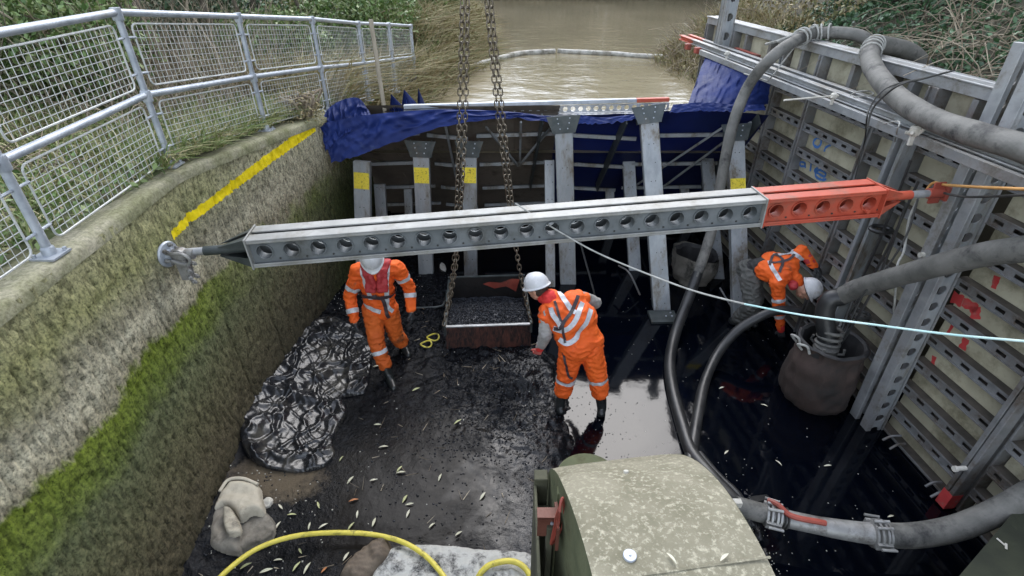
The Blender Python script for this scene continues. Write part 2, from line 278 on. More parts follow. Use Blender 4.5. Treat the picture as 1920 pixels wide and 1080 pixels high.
# ------------------------------------------------------------------ mesh helpers
class MB:
    def __init__(s): s.v = []; s.f = []
    def add(s, vs, fs):
        b = len(s.v); s.v += [tuple(q) for q in vs]; s.f += [tuple(i+b for i in f) for f in fs]; return s
    def box(s, lo, hi, m=None):
        x0, y0, z0 = lo; x1, y1, z1 = hi
        vs = [Vector(q) for q in ((x0, y0, z0), (x1, y0, z0), (x1, y1, z0), (x0, y1, z0), (x0, y0, z1), (x1, y0, z1), (x1, y1, z1), (x0, y1, z1))]
        if m: vs = [m @ q for q in vs]
        return s.add(vs, [(0, 3, 2, 1), (4, 5, 6, 7), (0, 1, 5, 4), (1, 2, 6, 5), (2, 3, 7, 6), (3, 0, 4, 7)])
    def beam(s, p0, p1, w, h, up=(0, 0, 1)):
        p0 = Vector(p0); p1 = Vector(p1); m = frame(p0, p1-p0, up); L = (p1-p0).length
        return s.box((0, -w/2, -h/2), (L, w/2, h/2), m)
    def tube(s, pts, r, n=12, caps=True, radii=None, sq=1.0):
        pts = [Vector(p) for p in pts]; b = len(s.v); N = len(pts)
        t = (pts[1]-pts[0]).normalized(); a = t.orthogonal().normalized()
        rings = []
        for i, p in enumerate(pts):
            tn = (pts[min(i+1, N-1)]-pts[max(i-1, 0)]).normalized()
            a = (a-tn*a.dot(tn)); a = a.normalized() if a.length > 1e-6 else tn.orthogonal().normalized()
            c = tn.cross(a); rr = radii[i] if radii else r
            for k in range(n):
                th = 2*math.pi*k/n; s.v.append(tuple(p+a*math.cos(th)*rr+c*math.sin(th)*rr*sq))
        for i in range(N-1):
            for k in range(n):
                k2 = (k+1) % n; s.f.append((b+i*n+k, b+i*n+k2, b+(i+1)*n+k2, b+(i+1)*n+k))
        if caps: s.f.append(tuple(b+k for k in range(n))[::-1]); s.f.append(tuple(b+(N-1)*n+k for k in range(n)))
        return s
    def lathe(s, prof, c, axis=(0, 0, 1), n=20):
        # prof: list of (r, h)
        m = frame(Vector(c), Vector(axis), (0, .013, 1) if abs(Vector(axis).normalized().z) < .9 else (1, 0, 0)); b = len(s.v)
        for r_, h_ in prof:
            for k in range(n):
                th = 2*math.pi*k/n; s.v.append(tuple(m @ Vector((h_, r_*math.cos(th), r_*math.sin(th)))))
        for i in range(len(prof)-1):
            for k in range(n):
                k2 = (k+1) % n; s.f.append((b+i*n+k, b+i*n+k2, b+(i+1)*n+k2, b+(i+1)*n+k))
        s.f.append(tuple(b+k for k in range(n))[::-1]); s.f.append(tuple(b+(len(prof)-1)*n+k for k in range(n)))
        return s
    def grid(s, P):
        b = len(s.v); n, m = len(P), len(P[0])
        for row in P: s.v += [tuple(q) for q in row]
        for i in range(n-1):
            for j in range(m-1): s.f.append((b+i*m+j, b+i*m+j+1, b+(i+1)*m+j+1, b+(i+1)*m+j))
        return s
    def perf(s, m, L, Wd, pitch, r, th, n=20, x0=None, rc=None, lip=0, lipw=.006):
        """perforated plate: local x along 0..L, y across -Wd/2..Wd/2, thickness z; round holes of radius r"""
        k = max(1, int(L/pitch)); x0 = (L-k*pitch)/2 if x0 is None else x0
        if x0 > .001: s.box((0, -Wd/2, -th/2), (x0, Wd/2, th/2), m)
        if L-x0-k*pitch > .001: s.box((x0+k*pitch, -Wd/2, -th/2), (L, Wd/2, th/2), m)
        for q in range(k):
            xa = x0+q*pitch; cx = xa+pitch/2
            for sg in (-1, 1):
                vs = []
                for i in range(n):
                    a = 2*math.pi*i/n+.001; ca, sa = math.cos(a), math.sin(a)
                    t = min((pitch/2)/abs(ca) if abs(ca) > 1e-6 else 9, (Wd/2)/abs(sa) if abs(sa) > 1e-6 else 9)
                    # snap corner directions
                    vs.append(m @ Vector((cx+r*ca, r*sa, sg*th/2)))
                    vs.append(m @ Vector((cx+t*ca, t*sa, sg*th/2)))
                fs = []
                for i in range(n):
                    j = (i+1) % n; fs.append((2*i, 2*i+1, 2*j+1, 2*j) if sg > 0 else (2*j, 2*j+1, 2*i+1, 2*i))
                s.add(vs, fs)
                # corner fill
                for cxs in (-1, 1):
                    for cys in (-1, 1):
                        cor = m @ Vector((cx+cxs*pitch/2, cys*Wd/2, sg*th/2))
                        ang = math.atan2(cys*Wd/2, cxs*pitch/2) % (2*math.pi)
                        i = int((ang-.001)/(2*math.pi)*n) % n; j = (i+1) % n
                        s.add([vs[2*i+1], cor, vs[2*j+1]], [(0, 1, 2)])
            vs = []
            for i in range(n):
                a = 2*math.pi*i/n+.001
                for zz in (-th/2-lip*0, th/2+lip): vs.append(m @ Vector((cx+r*math.cos(a), r*math.sin(a), zz)))
            s.add(vs, [(2*i, 2*i+1, 2*((i+1) % n)+1, 2*((i+1) % n)) for i in range(n)])
            if lip:
                vs = []
                for i in range(n):
                    a = 2*math.pi*i/n+.001
                    vs.append(m @ Vector((cx+r*math.cos(a), r*math.sin(a), th/2+lip)))
                    vs.append(m @ Vector((cx+(r+lipw)*math.cos(a), (r+lipw)*math.sin(a), th/2+lip)))
                    vs.append(m @ Vector((cx+(r+lipw)*math.cos(a), (r+lipw)*math.sin(a), th/2)))
                fs = []
                for i in range(n):
                    j = (i+1) % n; fs += [(3*i, 3*i+1, 3*j+1, 3*j), (3*i+1, 3*i+2, 3*j+2, 3*j+1)]
                s.add(vs, fs)
        return s
def frame(o, x, up=(0, 0, 1)):
    x = Vector(x).normalized(); up = Vector(up)
    if abs(x.dot(up.normalized())) > .999: up = Vector((0, 1, 0)) if abs(x.y) < .9 else Vector((1, 0, 0))
    y = up.cross(x).normalized(); z = x.cross(y)
    m = Matrix((x, y, z)).transposed().to_4x4(); m.translation = Vector(o); return m
def make(name, me, mat, parent=None, smooth=False, local=False, angle=None):
    o = bpy.data.objects.new(name, me); COL.objects.link(o)
    if mat and not me.materials: me.materials.append(MATS[mat])
    if smooth:
        me.polygons.foreach_set('use_smooth', [True]*len(me.polygons))
        if angle:
            try: me.set_sharp_from_angle(angle=R(angle))
            except Exception: pass
    if parent:
        o.parent = parent
        if not local: o.matrix_parent_inverse = PINV.get(parent.name, Matrix.Identity(4))
    return o
PINV = {}
def build(name, mb, mat, parent=None, smooth=False, local=False, angle=40, bevel=0):
    me = bpy.data.meshes.new(name); me.from_pydata(mb.v, [], mb.f); me.update()
    if bevel:
        bm = bmesh.new(); bm.from_mesh(me); bmesh.ops.remove_doubles(bm, verts=bm.verts, dist=1e-5)
        bmesh.ops.bevel(bm, geom=[e for e in bm.edges if e.is_manifold and e.calc_face_angle(0) > .6], offset=bevel, segments=1, affect='EDGES', clamp_overlap=True)
        bm.to_mesh(me); bm.free()
    return make(name, me, mat, parent, smooth, local, angle)
def thing(name, label, cat, loc=(0, 0, 0), rz=0, group=None):
    o = bpy.data.objects.new(name, None); COL.objects.link(o); o.empty_display_size = .1
    o.location = loc; o.rotation_euler = (0, 0, rz)
    PINV[o.name] = (Matrix.Translation(loc) @ Matrix.Rotation(rz, 4, 'Z')).inverted()
    return tag(o, label, cat, group)
def tag(o, label, cat, group=None):
    o['label'] = label; o['category'] = cat
    if group: o['group'] = group
    return o
def kind(o, k='structure'): o['kind'] = k; return o
def sub(name, mb, mat, parent, **k):     # sub-part: parent is a part whose own basis is identity in world terms
    o = build(name, mb, mat, None, **k); o.parent = parent; return o
def spline(pts, n=12):
    pts = [Vector(p) for p in pts]; P = [2*pts[0]-pts[1]]+pts+[2*pts[-1]-pts[-2]]; out = []
    for i in range(1, len(P)-2):
        a, b, c, d = P[i-1], P[i], P[i+1], P[i+2]
        for k in range(n):
            t = k/n; out.append(.5*((2*b)+(c-a)*t+(2*a-5*b+4*c-d)*t*t+(3*b-a-3*c+d)*t**3))
    out.append(P[-2]); return out
def resample(pts, step):
    out = [pts[0]]; acc = 0
    for a, b in zip(pts, pts[1:]):
        L = (b-a).length; d = step-acc
        while d <= L and L > 0: out.append(a.lerp(b, d/L)); d += step
        acc = (acc+L) % step if L > 0 else acc
    return out
def np_mesh(name, V, Fq, mat, parent=None, smooth=False):
    me = bpy.data.meshes.new(name); n = Fq.shape[1]
    me.vertices.add(len(V)); me.vertices.foreach_set('co', V.astype(np.float32).ravel())
    me.loops.add(Fq.size); me.loops.foreach_set('vertex_index', Fq.astype(np.int32).ravel())
    me.polygons.add(len(Fq)); me.polygons.foreach_set('loop_start', np.arange(0, Fq.size, n, dtype=np.int32))
    me.update(calc_edges=True); me.validate()
    return make(name, me, mat, parent, smooth)
_rng = np.random.RandomState(3); _T = _rng.rand(64, 64, 64).astype(np.float32)
def vnoise(x, y, z):
    xi = np.floor(x).astype(int); yi = np.floor(y).astype(int); zi = np.floor(z).astype(int)
    fx, fy, fz = x-xi, y-yi, z-zi
    fx = fx*fx*(3-2*fx); fy = fy*fy*(3-2*fy); fz = fz*fz*(3-2*fz)
    g = lambda a, b, c: _T[a % 64, b % 64, c % 64]
    c00 = g(xi, yi, zi)*(1-fx)+g(xi+1, yi, zi)*fx; c10 = g(xi, yi+1, zi)*(1-fx)+g(xi+1, yi+1, zi)*fx
    c01 = g(xi, yi, zi+1)*(1-fx)+g(xi+1, yi, zi+1)*fx; c11 = g(xi, yi+1, zi+1)*(1-fx)+g(xi+1, yi+1, zi+1)*fx
    return (c00*(1-fy)+c10*fy)*(1-fz)+(c01*(1-fy)+c11*fy)*fz
def fbm(x, y, z, o=4):
    s = 0; a = .5; t = 0
    for i in range(o): s = s+a*vnoise(x*2**i, y*2**i, z*2**i+i*7.3); t += a; a *= .55
    return s/t
def gridnp(PX, PY, PZ):
    n, m = PX.shape; V = np.stack([PX, PY, PZ], -1).reshape(-1, 3)
    i = np.arange(n-1)[:, None]*m+np.arange(m-1)[None, :]; i = i.ravel()
    return V, np.stack([i, i+1, i+m+1, i+m], -1)
def leaves(name, C, size, mat, parent=None, flat=0., elong=1.6, var=.4):
    """C: (n,3) centres -> one folded leaf of two triangles pairs each"""
    n = len(C); d = np.random.normal(size=(n, 3)); d[:, 2] -= .35; d /= np.linalg.norm(d, axis=1)[:, None]
    nn = np.random.normal(size=(n, 3)); nn[:, 2] += flat; a = np.cross(d, nn); a /= np.linalg.norm(a, axis=1)[:, None]+1e-9
    s = size*(1+var*(np.random.rand(n)-.5)*2)[:, None]
    up = np.cross(a, d)*s*.15
    V = np.stack([C, C+d*s*.5*elong*.9+a*s*.42+up, C+d*s*elong, C+d*s*.5*elong*.9-a*s*.42+up], 1).reshape(-1, 3)
    b = np.arange(n)[:, None]*4; Fc = np.concatenate([np.stack([b[:, 0], b[:, 0]+1, b[:, 0]+2], 1), np.stack([b[:, 0], b[:, 0]+2, b[:, 0]+3], 1)])
    return np_mesh(name, V, Fc, mat, parent)
def blades(name, C, h, mat, parent=None, lean=.45, w=.008, dirs=None, droop=.3):
    n = len(C); t = np.random.normal(size=(n, 3))*lean; t[:, 2] = 1
    if dirs is not None: t = t+dirs
    t /= np.linalg.norm(t, axis=1)[:, None]; H = h*(.5+np.random.rand(n))[:, None]
    s = np.cross(t, np.random.normal(size=(n, 3))); s /= np.linalg.norm(s, axis=1)[:, None]+1e-9
    side = t.copy(); side[:, 2] = 0
    m_ = C+t*H*.6; e = C+t*H+side*H*droop; e[:, 2] -= H[:, 0]*droop*.4
    V = np.stack([C-s*w, C+s*w, m_+s*w*.8, m_-s*w*.8, e], 1).reshape(-1, 3)
    b = np.arange(n)*5
    Fc = np.concatenate([np.stack([b, b+1, b+2], 1), np.stack([b, b+2, b+3], 1), np.stack([b+3, b+2, b+4], 1)])
    return np_mesh(name, V, Fc, mat, parent)

# ================================================================== SETTING
RW = 1.7      # river level
# pit water
kind(build('pit_water', MB().grid([[(-2.9, .2, 0), (4.6, .2, 0)], [(-2.9, 9.4, 0), (4.6, 9.4, 0)]]), 'pit_water'))
# sludge floor: a lumpy bed that rises out of the black water on the left
def sludge_z(x, y):
    big = fbm(x*1.3, y*1.3, x*0+2, 3)-.5; med = fbm(x*9, y*9, x*0+5, 4)-.5; fine = fbm(x*30, y*30, x*0+9, 2)-.5
    edge = .52+.25*(fbm(y*1.7, y*0, y*0+3, 3)-.5)*2-np.clip(y-5.0, 0, 2)*.75
    base = .085-.16/(1+np.exp(-(x-edge)/.07))
    wall = .20*np.clip((-x-1.9)/.8, 0, 1)**1.5
    rough = 1*np.exp(-((x+.1)**2/.55+(y-4.1)**2/.7))+.75*np.exp(-((x+1.0)**2/.7+(y-5.6)**2/.6))+.3*np.clip((-x-1.9), 0, 1)
    flat = np.exp(-((x+.95)**2/1.3+(y-3.2)**2/1.2)**2)
    z = base+wall+.06*big*(1-flat*.6)+(.17*med+.06*fine)*(.10+1.0*np.clip(rough, 0, 1.2))*(1-.8*flat)
    z = z+.09*np.exp(-((x-.15)**2+(y-4.55)**2)/.12)-.11*np.exp(-((x-.12)**2/.1+(y-4.2)**2/.03))
    # stray silt banks beside the gate block
    z = z+.13*np.exp(-((x-2.0)**2/.12+(y-2.75)**2/.25))*np.clip(.3+med*3, 0, 1.2)
    return z
gx = np.arange(-2.95, 2.6, .0155); gy = np.arange(.9, 7.4, .0165)
PX, PY = np.meshgrid(gx, gy, indexing='ij')
V_, F_ = gridnp(PX, PY, sludge_z(PX, PY)); kind(np_mesh('silt_bed', V_, F_, 'sludge', None, True))
# river
kind(build('river_water', MB().grid([[(-6, 7.6, RW), (7, 7.6, RW)], [(-60, 60, RW), (60, 60, RW)], [(-90, 160, RW), (90, 160, RW)]]), 'river_water'))
# distant ground sheet out to the horizon, just under the river and banks
g = MB().grid([[(-300, -200, 1.2), (-3.6, -200, 1.2)], [(-300, 400, 1.2), (-3.6, 400, 1.2)]])
g.grid([[(5.2, -200, 1.2), (300, -200, 1.2)], [(5.2, 400, 1.2), (300, 400, 1.2)]]); g.grid([[(-3.6, 12, 1.2), (5.2, 12, 1.2)], [(-3.6, 400, 1.2), (5.2, 400, 1.2)]])
kind(build('ground', g, 'bank_soil'))

# ---------------------------------------------------------------- left lock wall
WALLP = [(-2.42, -.9), (-2.5, 2.0), (-2.64, 3.9), (-2.52, 5.3), (-2.38, 6.6), (-2.28, 8.2)]
def wall_top(y): return float(np.interp(y, [-1, 4.0, 5.67, 7.1, 8.6, 9.9, 11.2, 14], [2.75, 2.75, 2.58, 2.42, 2.2, 2.07, 1.91, 1.72]))
def wall_x(y): return float(np.interp(y, [p[1] for p in WALLP], [p[0] for p in WALLP]))
lw = thing('lock_wall', 'old rough concrete lock wall with moss band and yellow paint stripe on left', 'wall', (-2.6, 3.5, 0))
ys = np.arange(-.9, 8.2, .0145); zs = np.linspace(0, 1, 150)
xx = np.interp(ys, [p[1] for p in WALLP], [p[0] for p in WALLP]); tt = np.interp(ys, [-1, 4.0, 5.67, 7.1, 8.6], [2.75, 2.75, 2.58, 2.42, 2.2])
Yg = np.repeat(ys[:, None], 150, 1); Zg = -.2+(tt[:, None]-.03+.2)*zs[None, :]
n_ = fbm(Yg*20, Zg*8, Yg*0+1, 4)-.5; n2_ = fbm(Yg*40, Zg*24, Yg*0+4, 2)-.5; nb_ = fbm(Yg*1.2, Zg*1.2, Yg*0+8, 2)-.5
pit_ = fbm(Yg*38, Zg*13, Yg*0+6, 2); dz_ = n_*.006+n2_*.011+nb_*.02-.013*np.clip((.44-pit_)/.07, 0, 1)
for jy in (3.92, 4.6): dz_ -= .05*np.exp(-((Yg-jy-.02*np.sin(Zg*5))/.016)**2)
V_, F_ = gridnp(xx[:, None]+dz_, Yg, Zg); np_mesh('wall_face', V_, F_[:, ::-1], 'lock_wall', lw, True)
ys2 = np.arange(-.9, 8.6, .03); us = np.array([-.42, -.3, -.15, -.05, -.012, .006, .008])
xx2 = np.interp(ys2, [p[1] for p in WALLP], [p[0] for p in WALLP]); tt2 = np.array([wall_top(q) for q in ys2])
Yc = np.repeat(ys2[:, None], 7, 1); nz = fbm(Yc*3, us[None, :]*9+Yc*0, Yc*0, 3)-.5
Zc = tt2[:, None]+nz*.02+np.array([0, 0, 0, 0, -.006, -.03, -.09])[None, :]
V_, F_ = gridnp(xx2[:, None]+us[None, :]+nz*.02, Yc, Zc); np_mesh('coping', V_, F_, 'coping', lw, True)

# ---------------------------------------------------------------- left bank terrain
def bank_edge(y): return float(np.interp(y, [-2, 7.9, 8.3, 9.5, 11.5, 13, 15.6, 17.0, 19, 24, 37, 60], [-2.7, -2.5, -2.35, -2.1, -1.7, -1.35, -.85, -.8, -1.15, -1.35, -2.7, -7]))
rows = []
for y in np.concatenate([np.arange(-3, 20, .25), np.arange(20, 62, 1.5)]):
    e = bank_edge(y)-(.17 if y < 8 else 0); t0 = wall_top(min(y, 14)); row = []
    for k, u in enumerate([0, -.12, -.3, -.7, -1.2, -1.8, -2.6, -3.6, -5, -7, -10, -15, -25, -40]):
        if y < 8: z = t0+.0+.045*(k > 0)
        else: z = min(t0, RW-.25+(-u)*1.4+(.0 if k else -.25)) if y < 13 else RW-.25+min(-u*.9, 1.0+.02*(y-13))
        z += .30*max(0, -u-1.6)*.55 if y < 60 else 0
        z = min(z, 4.2)+(noise.noise(Vector((u*.9, y*.7, 3)))*.14 if k > 1 else 0)
        row.append((e+u+noise.noise(Vector((u, y, 1)))*.06*(y > 8), y, z))
    rows.append(row)
kind(build('left_bank', MB().grid(rows), 'ground_soil', smooth=True))
def lb_z(x, y):
    e = bank_edge(y)-(.17 if y < 8 else 0); u = x-e; t0 = wall_top(min(y, 14))
    z = t0+.03 if y < 8 else (min(t0, RW-.25-u*1.4) if y < 13 else RW-.25+min(-u*.9, 1.0+.02*(y-13)))
    return min(z+.165*max(0, -u-1.6), 4.2)
# right bank
def rbank_edge(y): return float(np.interp(y, [-2, 9.6, 11, 13.5, 15.5, 17, 19, 22, 28, 37, 60], [4.45, 4.45, 4.3, 4.1, 3.9, 4.9, 6.4, 8.4, 11.5, 14.5, 24]))
def rb_z(x, y):
    u = x-rbank_edge(y)
    near = 2.85+max(0, u)*.62 if u > 0 else 2.85+u
    farz = RW-.2+min(max(u, 0)*.8, .9)+max(0, u-1.1)*.5
    t = min(1, max(0, (y-9)/2.2)); return min(near*(1-t)+farz*t, 7)
rows = []
for y in np.concatenate([np.arange(-3, 20, .3), np.arange(20, 62, 2)]):
    e = rbank_edge(y); row = []
    if y < 10: row.append((e-.02, y, -.2))
    else: row.append((e-.3, y, RW-.6))
    for u in [0, .2, .5, 1, 1.5, 2.2, 3, 4, 5.5, 8, 12, 20, 40]:
        row.append((e+u, y, rb_z(e+u, y)+noise.noise(Vector((u*.8, y*.7, 9)))*.2*(u > .3)))
    rows.append(row)
kind(build('right_bank', MB().grid([r[::-1] for r in rows]), 'bank_soil', smooth=True))

# ================================================================== GUARD FENCE on the left wall
POSTS = [Vector(p) for p in ((-2.42, -.3, 2.75), (-2.52, 1.15, 2.75), (-2.62, 2.6, 2.75), (-2.75, 4.09, 2.75), (-2.65, 5.67, 2.58), (-2.43, 7.1, 2.42), (-2.27, 8.6, 2.22), (-2.10, 9.9, 2.07), (-1.95, 11.2, 1.91))]
fe = thing('guard_fence', 'galvanised tube guardrail with wire mesh infill panels along the lock wall', 'fence', (-2.6, 4, 2.75))
H_ = 1.1
for i, p in enumerate(POSTS):
    o = build('post', MB().tube([p, p+Vector((0, 0, H_-.01))], .024, 14), 'galv_rail', fe, True)
    sub('base_plate', MB().box((p.x-.07, p.y-.07, p.z), (p.x+.07, p.y+.07, p.z+.012)).lathe([(.036, .012), (.034, .05), (.026, .06)], p, n=14).lathe([(.011, .01), (.011, .03)], p+Vector((.05, .05, 0)), n=6).lathe([(.011, .01), (.011, .03)], p+Vector((-.05, -.05, 0)), n=6), 'galv_rail', o, smooth=True)
    for hh in (.55, H_):
        sub('fitting', MB().lathe([(.034, -.04), (.036, -.03), (.036, .03), (.034, .04)], p+Vector((0, 0, hh-.01)), n=14), 'galv_rail', o, smooth=True)
for i in range(len(POSTS)-1):
    a, b = POSTS[i], POSTS[i+1]
    for hh in (.55, H_): build('rail', MB().tube([a+Vector((0, 0, hh)), b+Vector((0, 0, hh))], .024, 14), 'galv_rail', fe, True)
    d = (b-a); dn = d.normalized()
    for z0, z1 in ((.06, .49), (.61, 1.03)):
        q = [a+dn*.1+Vector((0, 0, z0)), b-dn*.1+Vector((0, 0, z0)), b-dn*.1+Vector((0, 0, z1)), a+dn*.1+Vector((0, 0, z1))]
        # rounded frame
        pts = []
        for k in range(4):
            c, pr_, nx = q[k], q[k-1], q[(k+1) % 4]; u1 = (pr_-c).normalized()*.05; u2 = (nx-c).normalized()*.05
            for t in (0, .25, .5, .75, 1): pts.append((c+u1).lerp(c, t).lerp(c.lerp(c+u2, t), t))
        pts.append(pts[0]); pts.append(pts[1])
        pn = build('mesh_panel', MB().tube(pts, .0065, 6, False), 'mesh_wire', fe, True)
        wm_ = MB(); L = d.length-.2; nh = 9; nv = int(L/.052)
        for k in range(1, nh): 
            z = z0+(z1-z0)*k/nh; wm_.tube([q[0]+Vector((0, 0, z-z0)), q[1]+Vector((0, 0, z-z0))], .0026, 4, False)
        sub('horizontal_wire', wm_, 'mesh_wire', pn)
        wv = MB()
        for k in range(1, nv):
            s_ = q[0].lerp(q[1], k/nv); e_ = q[3].lerp(q[2], k/nv); wv.tube([s_, e_], .0019, 4, False)
        sub('vertical_wire', wv, 'mesh_wire', pn)
        for (pp, dd) in ((a, dn), (b, -dn)):
            for zz in (z0+.09, z1-.09):
                sub('clip', MB().tube([pp+Vector((0, 0, zz))+dd*.02, pp+Vector((0, 0, zz))+dd*.105], .009, 8), 'galv_rail', pn, smooth=True)

# wooden stake standing past the fence
p1, p0 = aY(695, 36, 7.35), aY(722, 214, 7.2)
sk = MB().beam(p0-(p1-p0)*.15, p1, .05, .05)
tag(build('wooden_stake', sk, 'wood_stake', bevel=.004), 'weathered square wooden stake leaning beside the fence above the blue tarpaulin', 'stake')

# ================================================================== RIGHT SHORING WALL (local frame: x along, y into pit, z up)
rzw = math.atan2(We.y, We.x)
rw = thing('shoring_wall', 'steel trench shoring wall of cream panels and slotted rails along the right side', 'wall', W0, rzw)
bays = [(-1.0, .85), (.95, 2.86), (3.0, 3.90), (4.12, 4.84), (4.97, 5.43), (5.52, 6.58), (6.67, 7.38), (7.47, 8.85), (8.95, 9.85)]
def strip(lo, hi): return MB().box(lo, hi)
railmesh = {}
for (s0, s1) in bays:
    L = s1-s0
    zr = [-.06+.3*k for k in range(0, 10)]
    for k, z in enumerate(zr):
        # cream face between rail k and k+1
        build('cream_panel', strip((s0+.012, -.13, z+.085), (s1-.012, -.10, z+.3)), 'cream_panel', rw, local=True)
        # slotted channel
        mb = MB(); r0, r1 = z+.0, z+.085
        mb.box((s0, -.008, r0), (s1, .0, r0+.026)); mb.box((s0, -.008, r1-.026), (s1, .0, r1))
        mb.box((s0, .0, r0-.004), (s1, .014, r0+.005)); mb.box((s0, .0, r1-.005), (s1, .014, r1+.004))
        x = s0; pitch = .165; x_ = s0
        nS = max(1, round(L/pitch)); pt = L/nS
        for q in range(nS):
            mb.box((s0+q*pt, -.008, r0+.026), (s0+q*pt+.045, 0, r1-.026)); mb.box((s0+(q+1)*pt-.045, -.008, r0+.026), (s0+(q+1)*pt, 0, r1-.026))
        rl = build('slotted_rail', mb, 'panel_rail', rw, local=True)
        sh = MB().box((s0, -.099, r1-.006), (s1, -.009, r1-.001)).box((s0, -.099, r0+.001), (s1, -.009, r0+.006)).box((s0, -.099, r0+.006), (s1, -.085, r1-.006))
        sub('shelf', sh, 'panel_shelf', rl)
    build('cream_panel', strip((s0+.012, -.13, 2.735), (s1-.012, -.10, 3.18)), 'cream_panel', rw, local=True)
    nst = max(1, int(L/.65))
    for q in range(1, nst+1):
        c = s0+(q-.5)*L/nst; build('stiffener', strip((c-.03, -.10, 2.735), (c+.03, -.005, 3.18)), 'panel_rail', rw, local=True)
for s_, w_, dd in ((.90, .05, .03), (2.93, .07, .0), (4.905, .06, .03), (5.475, .04, .02), (6.625, .04, .02), (7.425, .045, .02), (8.9, .05, .02), (9.88, .05, .02)):
    pb = MB().box((s_-w_, -.12, -.25), (s_-w_+.02, dd, 3.19)).box((s_+w_-.02, -.12, -.25), (s_+w_, dd, 3.19)).box((s_-w_+.02, -.12, -.25), (s_+w_-.02, dd-.02, 3.19))
    build('upright', pb, 'panel_rail', rw, local=True, bevel=.004)
# top rail
build('top_rail', MB().box((-1, -.12, 3.19), (9.95, .0, 3.30)).box((-1, -.20, 3.27), (9.95, -.125, 3.302)).box((-1, .0, 3.285), (9.95, .018, 3.302)), 'waling', rw, local=True, bevel=.004)
# bar with a knob and red painted foot at s 2.93
bb = MB().box((2.885, .02, .16), (2.925, .12, 3.15)).box((2.935, .02, .16), (2.975, .12, 3.15)).box((2.925, .02, .16), (2.935, .10, 3.15))
br = build('lifting_bar', bb, 'panel_rail', rw, local=True, bevel=.004)
sub('painted_foot', MB().box((2.883, .018, .02), (2.977, .123, .20)), 'red_spray', br)
sub('pin', MB().tube([(2.93, .12, .52), (2.93, .2, .52)], .02, 12).tube([(2.93, .2, .52), (2.93, .225, .52)], .026, 12), 'stone_pale', br, smooth=True)
# perforated king posts
def king(s, d, z0, z1, w=.26, dep=.30, name='king_post', r=.045, pitch=.175):
    m = Matrix.Translation((s, d/2+.02, z0)) @ Matrix(((0, 0, -1, 0), (0, 1, 0, 0), (1, 0, 0, 0), (0, 0, 0, 1)))
    mb = MB(); mb.perf(m, z1-z0, dep-.07, pitch, r, .012, 20)
    m2 = Matrix.Translation((s+w-.02, d/2+.02, z0)) @ Matrix(((0, 0, -1, 0), (0, 1, 0, 0), (1, 0, 0, 0), (0, 0, 0, 1)))
    mb.perf(m2, z1-z0, dep-.07, pitch, r, .012, 20)
    o = build(name, mb, 'prop_steel', rw, local=True)
    for q, (a, b) in enumerate(((s-.01, s+.09), (s+w-.09, s+w+.01))):
        sub('flange', MB().box((a, d-.005, z0), (b, d+.02, z1)).box((a, d-.03, z0), (a+.014, d-.005, z1)).box((b-.014, d-.03, z0), (b, d-.005, z1)), 'waling', o, bevel=.003)
        sub('flange', MB().box((a, .005, z0), (b, .025, z1)), 'waling', o)
    return o
kp = king(3.88, .175, -.12, 3.80, .25, .21, r=.046, pitch=.17)
kp.rotation_euler = (0, R(2.0), 0); kp.location = (-.06, 0, 0)
sub('pin', MB().tube([(4.10, .18, 2.08), (4.10, .23, 2.08)], .024, 12), 'stone_pale', kp, smooth=True)
king(8.95, .16, -.2, 4.6, .20, .24, r=.055, pitch=.26)
# second H shaped upright, with cable bundle
ub = MB().box((4.82, .03, -.2), (4.86, .16, 2.78)).box((4.93, .03, -.2), (4.97, .16, 2.78)).box((4.86, .03, -.2), (4.93, .05, 2.78))
build('guide_rail', ub, 'prop_steel', rw, local=True, bevel=.003)
# painted marks
def stroke(px, w, mat, d=-.098, name='painted_mark'):
    pts = [wl(x, y, d) for x, y in px]; pts = resample(spline([Vector((a, d, b)) for a, b in pts], 6), .012)
    rows = []
    for i, p in enumerate(pts):
        t = (pts[min(i+1, len(pts)-1)]-pts[max(i-1, 0)]).normalized(); n = Vector((-t.z, 0, t.x)); ww = w*(.8+.4*noise.noise(p*30)+.1)
        rows.append([p+n*ww/2, p-n*ww/2])
    return build(name, MB().grid(rows), mat, rw, local=True)
stroke([(1533, 258), (1526, 264), (1526, 272), (1533, 276), (1539, 270), (1539, 261), (1533, 258)], .035, 'blue_spray')
stroke([(1558, 271), (1548, 277), (1545, 286)], .035, 'blue_spray')
stroke([(1509, 305), (1501, 304), (1501, 311), (1509, 311), (1509, 304), (1510, 317)], .03, 'blue_spray')
stroke([(1521, 305), (1519, 323)], .035, 'blue_spray')
stroke([(1534, 314), (1527, 320), (1534, 325), (1545, 331), (1548, 325), (1539, 319), (1530, 322), (1530, 331), (1540, 337), (1550, 336)], .035, 'blue_spray')
for pxs, w in (([(1870, 518), (1862, 542)], .06), ([(1785, 556), (1805, 566)], .12), ([(1805, 566), (1822, 574), (1834, 580)], .09), ([(1828, 575), (1829, 600)], .10), ([(1786, 610), (1775, 628)], .03), ([(1812, 635), (1803, 655)], .07), ([(1752, 668), (1748, 684)], .05)):
    stroke(pxs, w, 'red_spray')

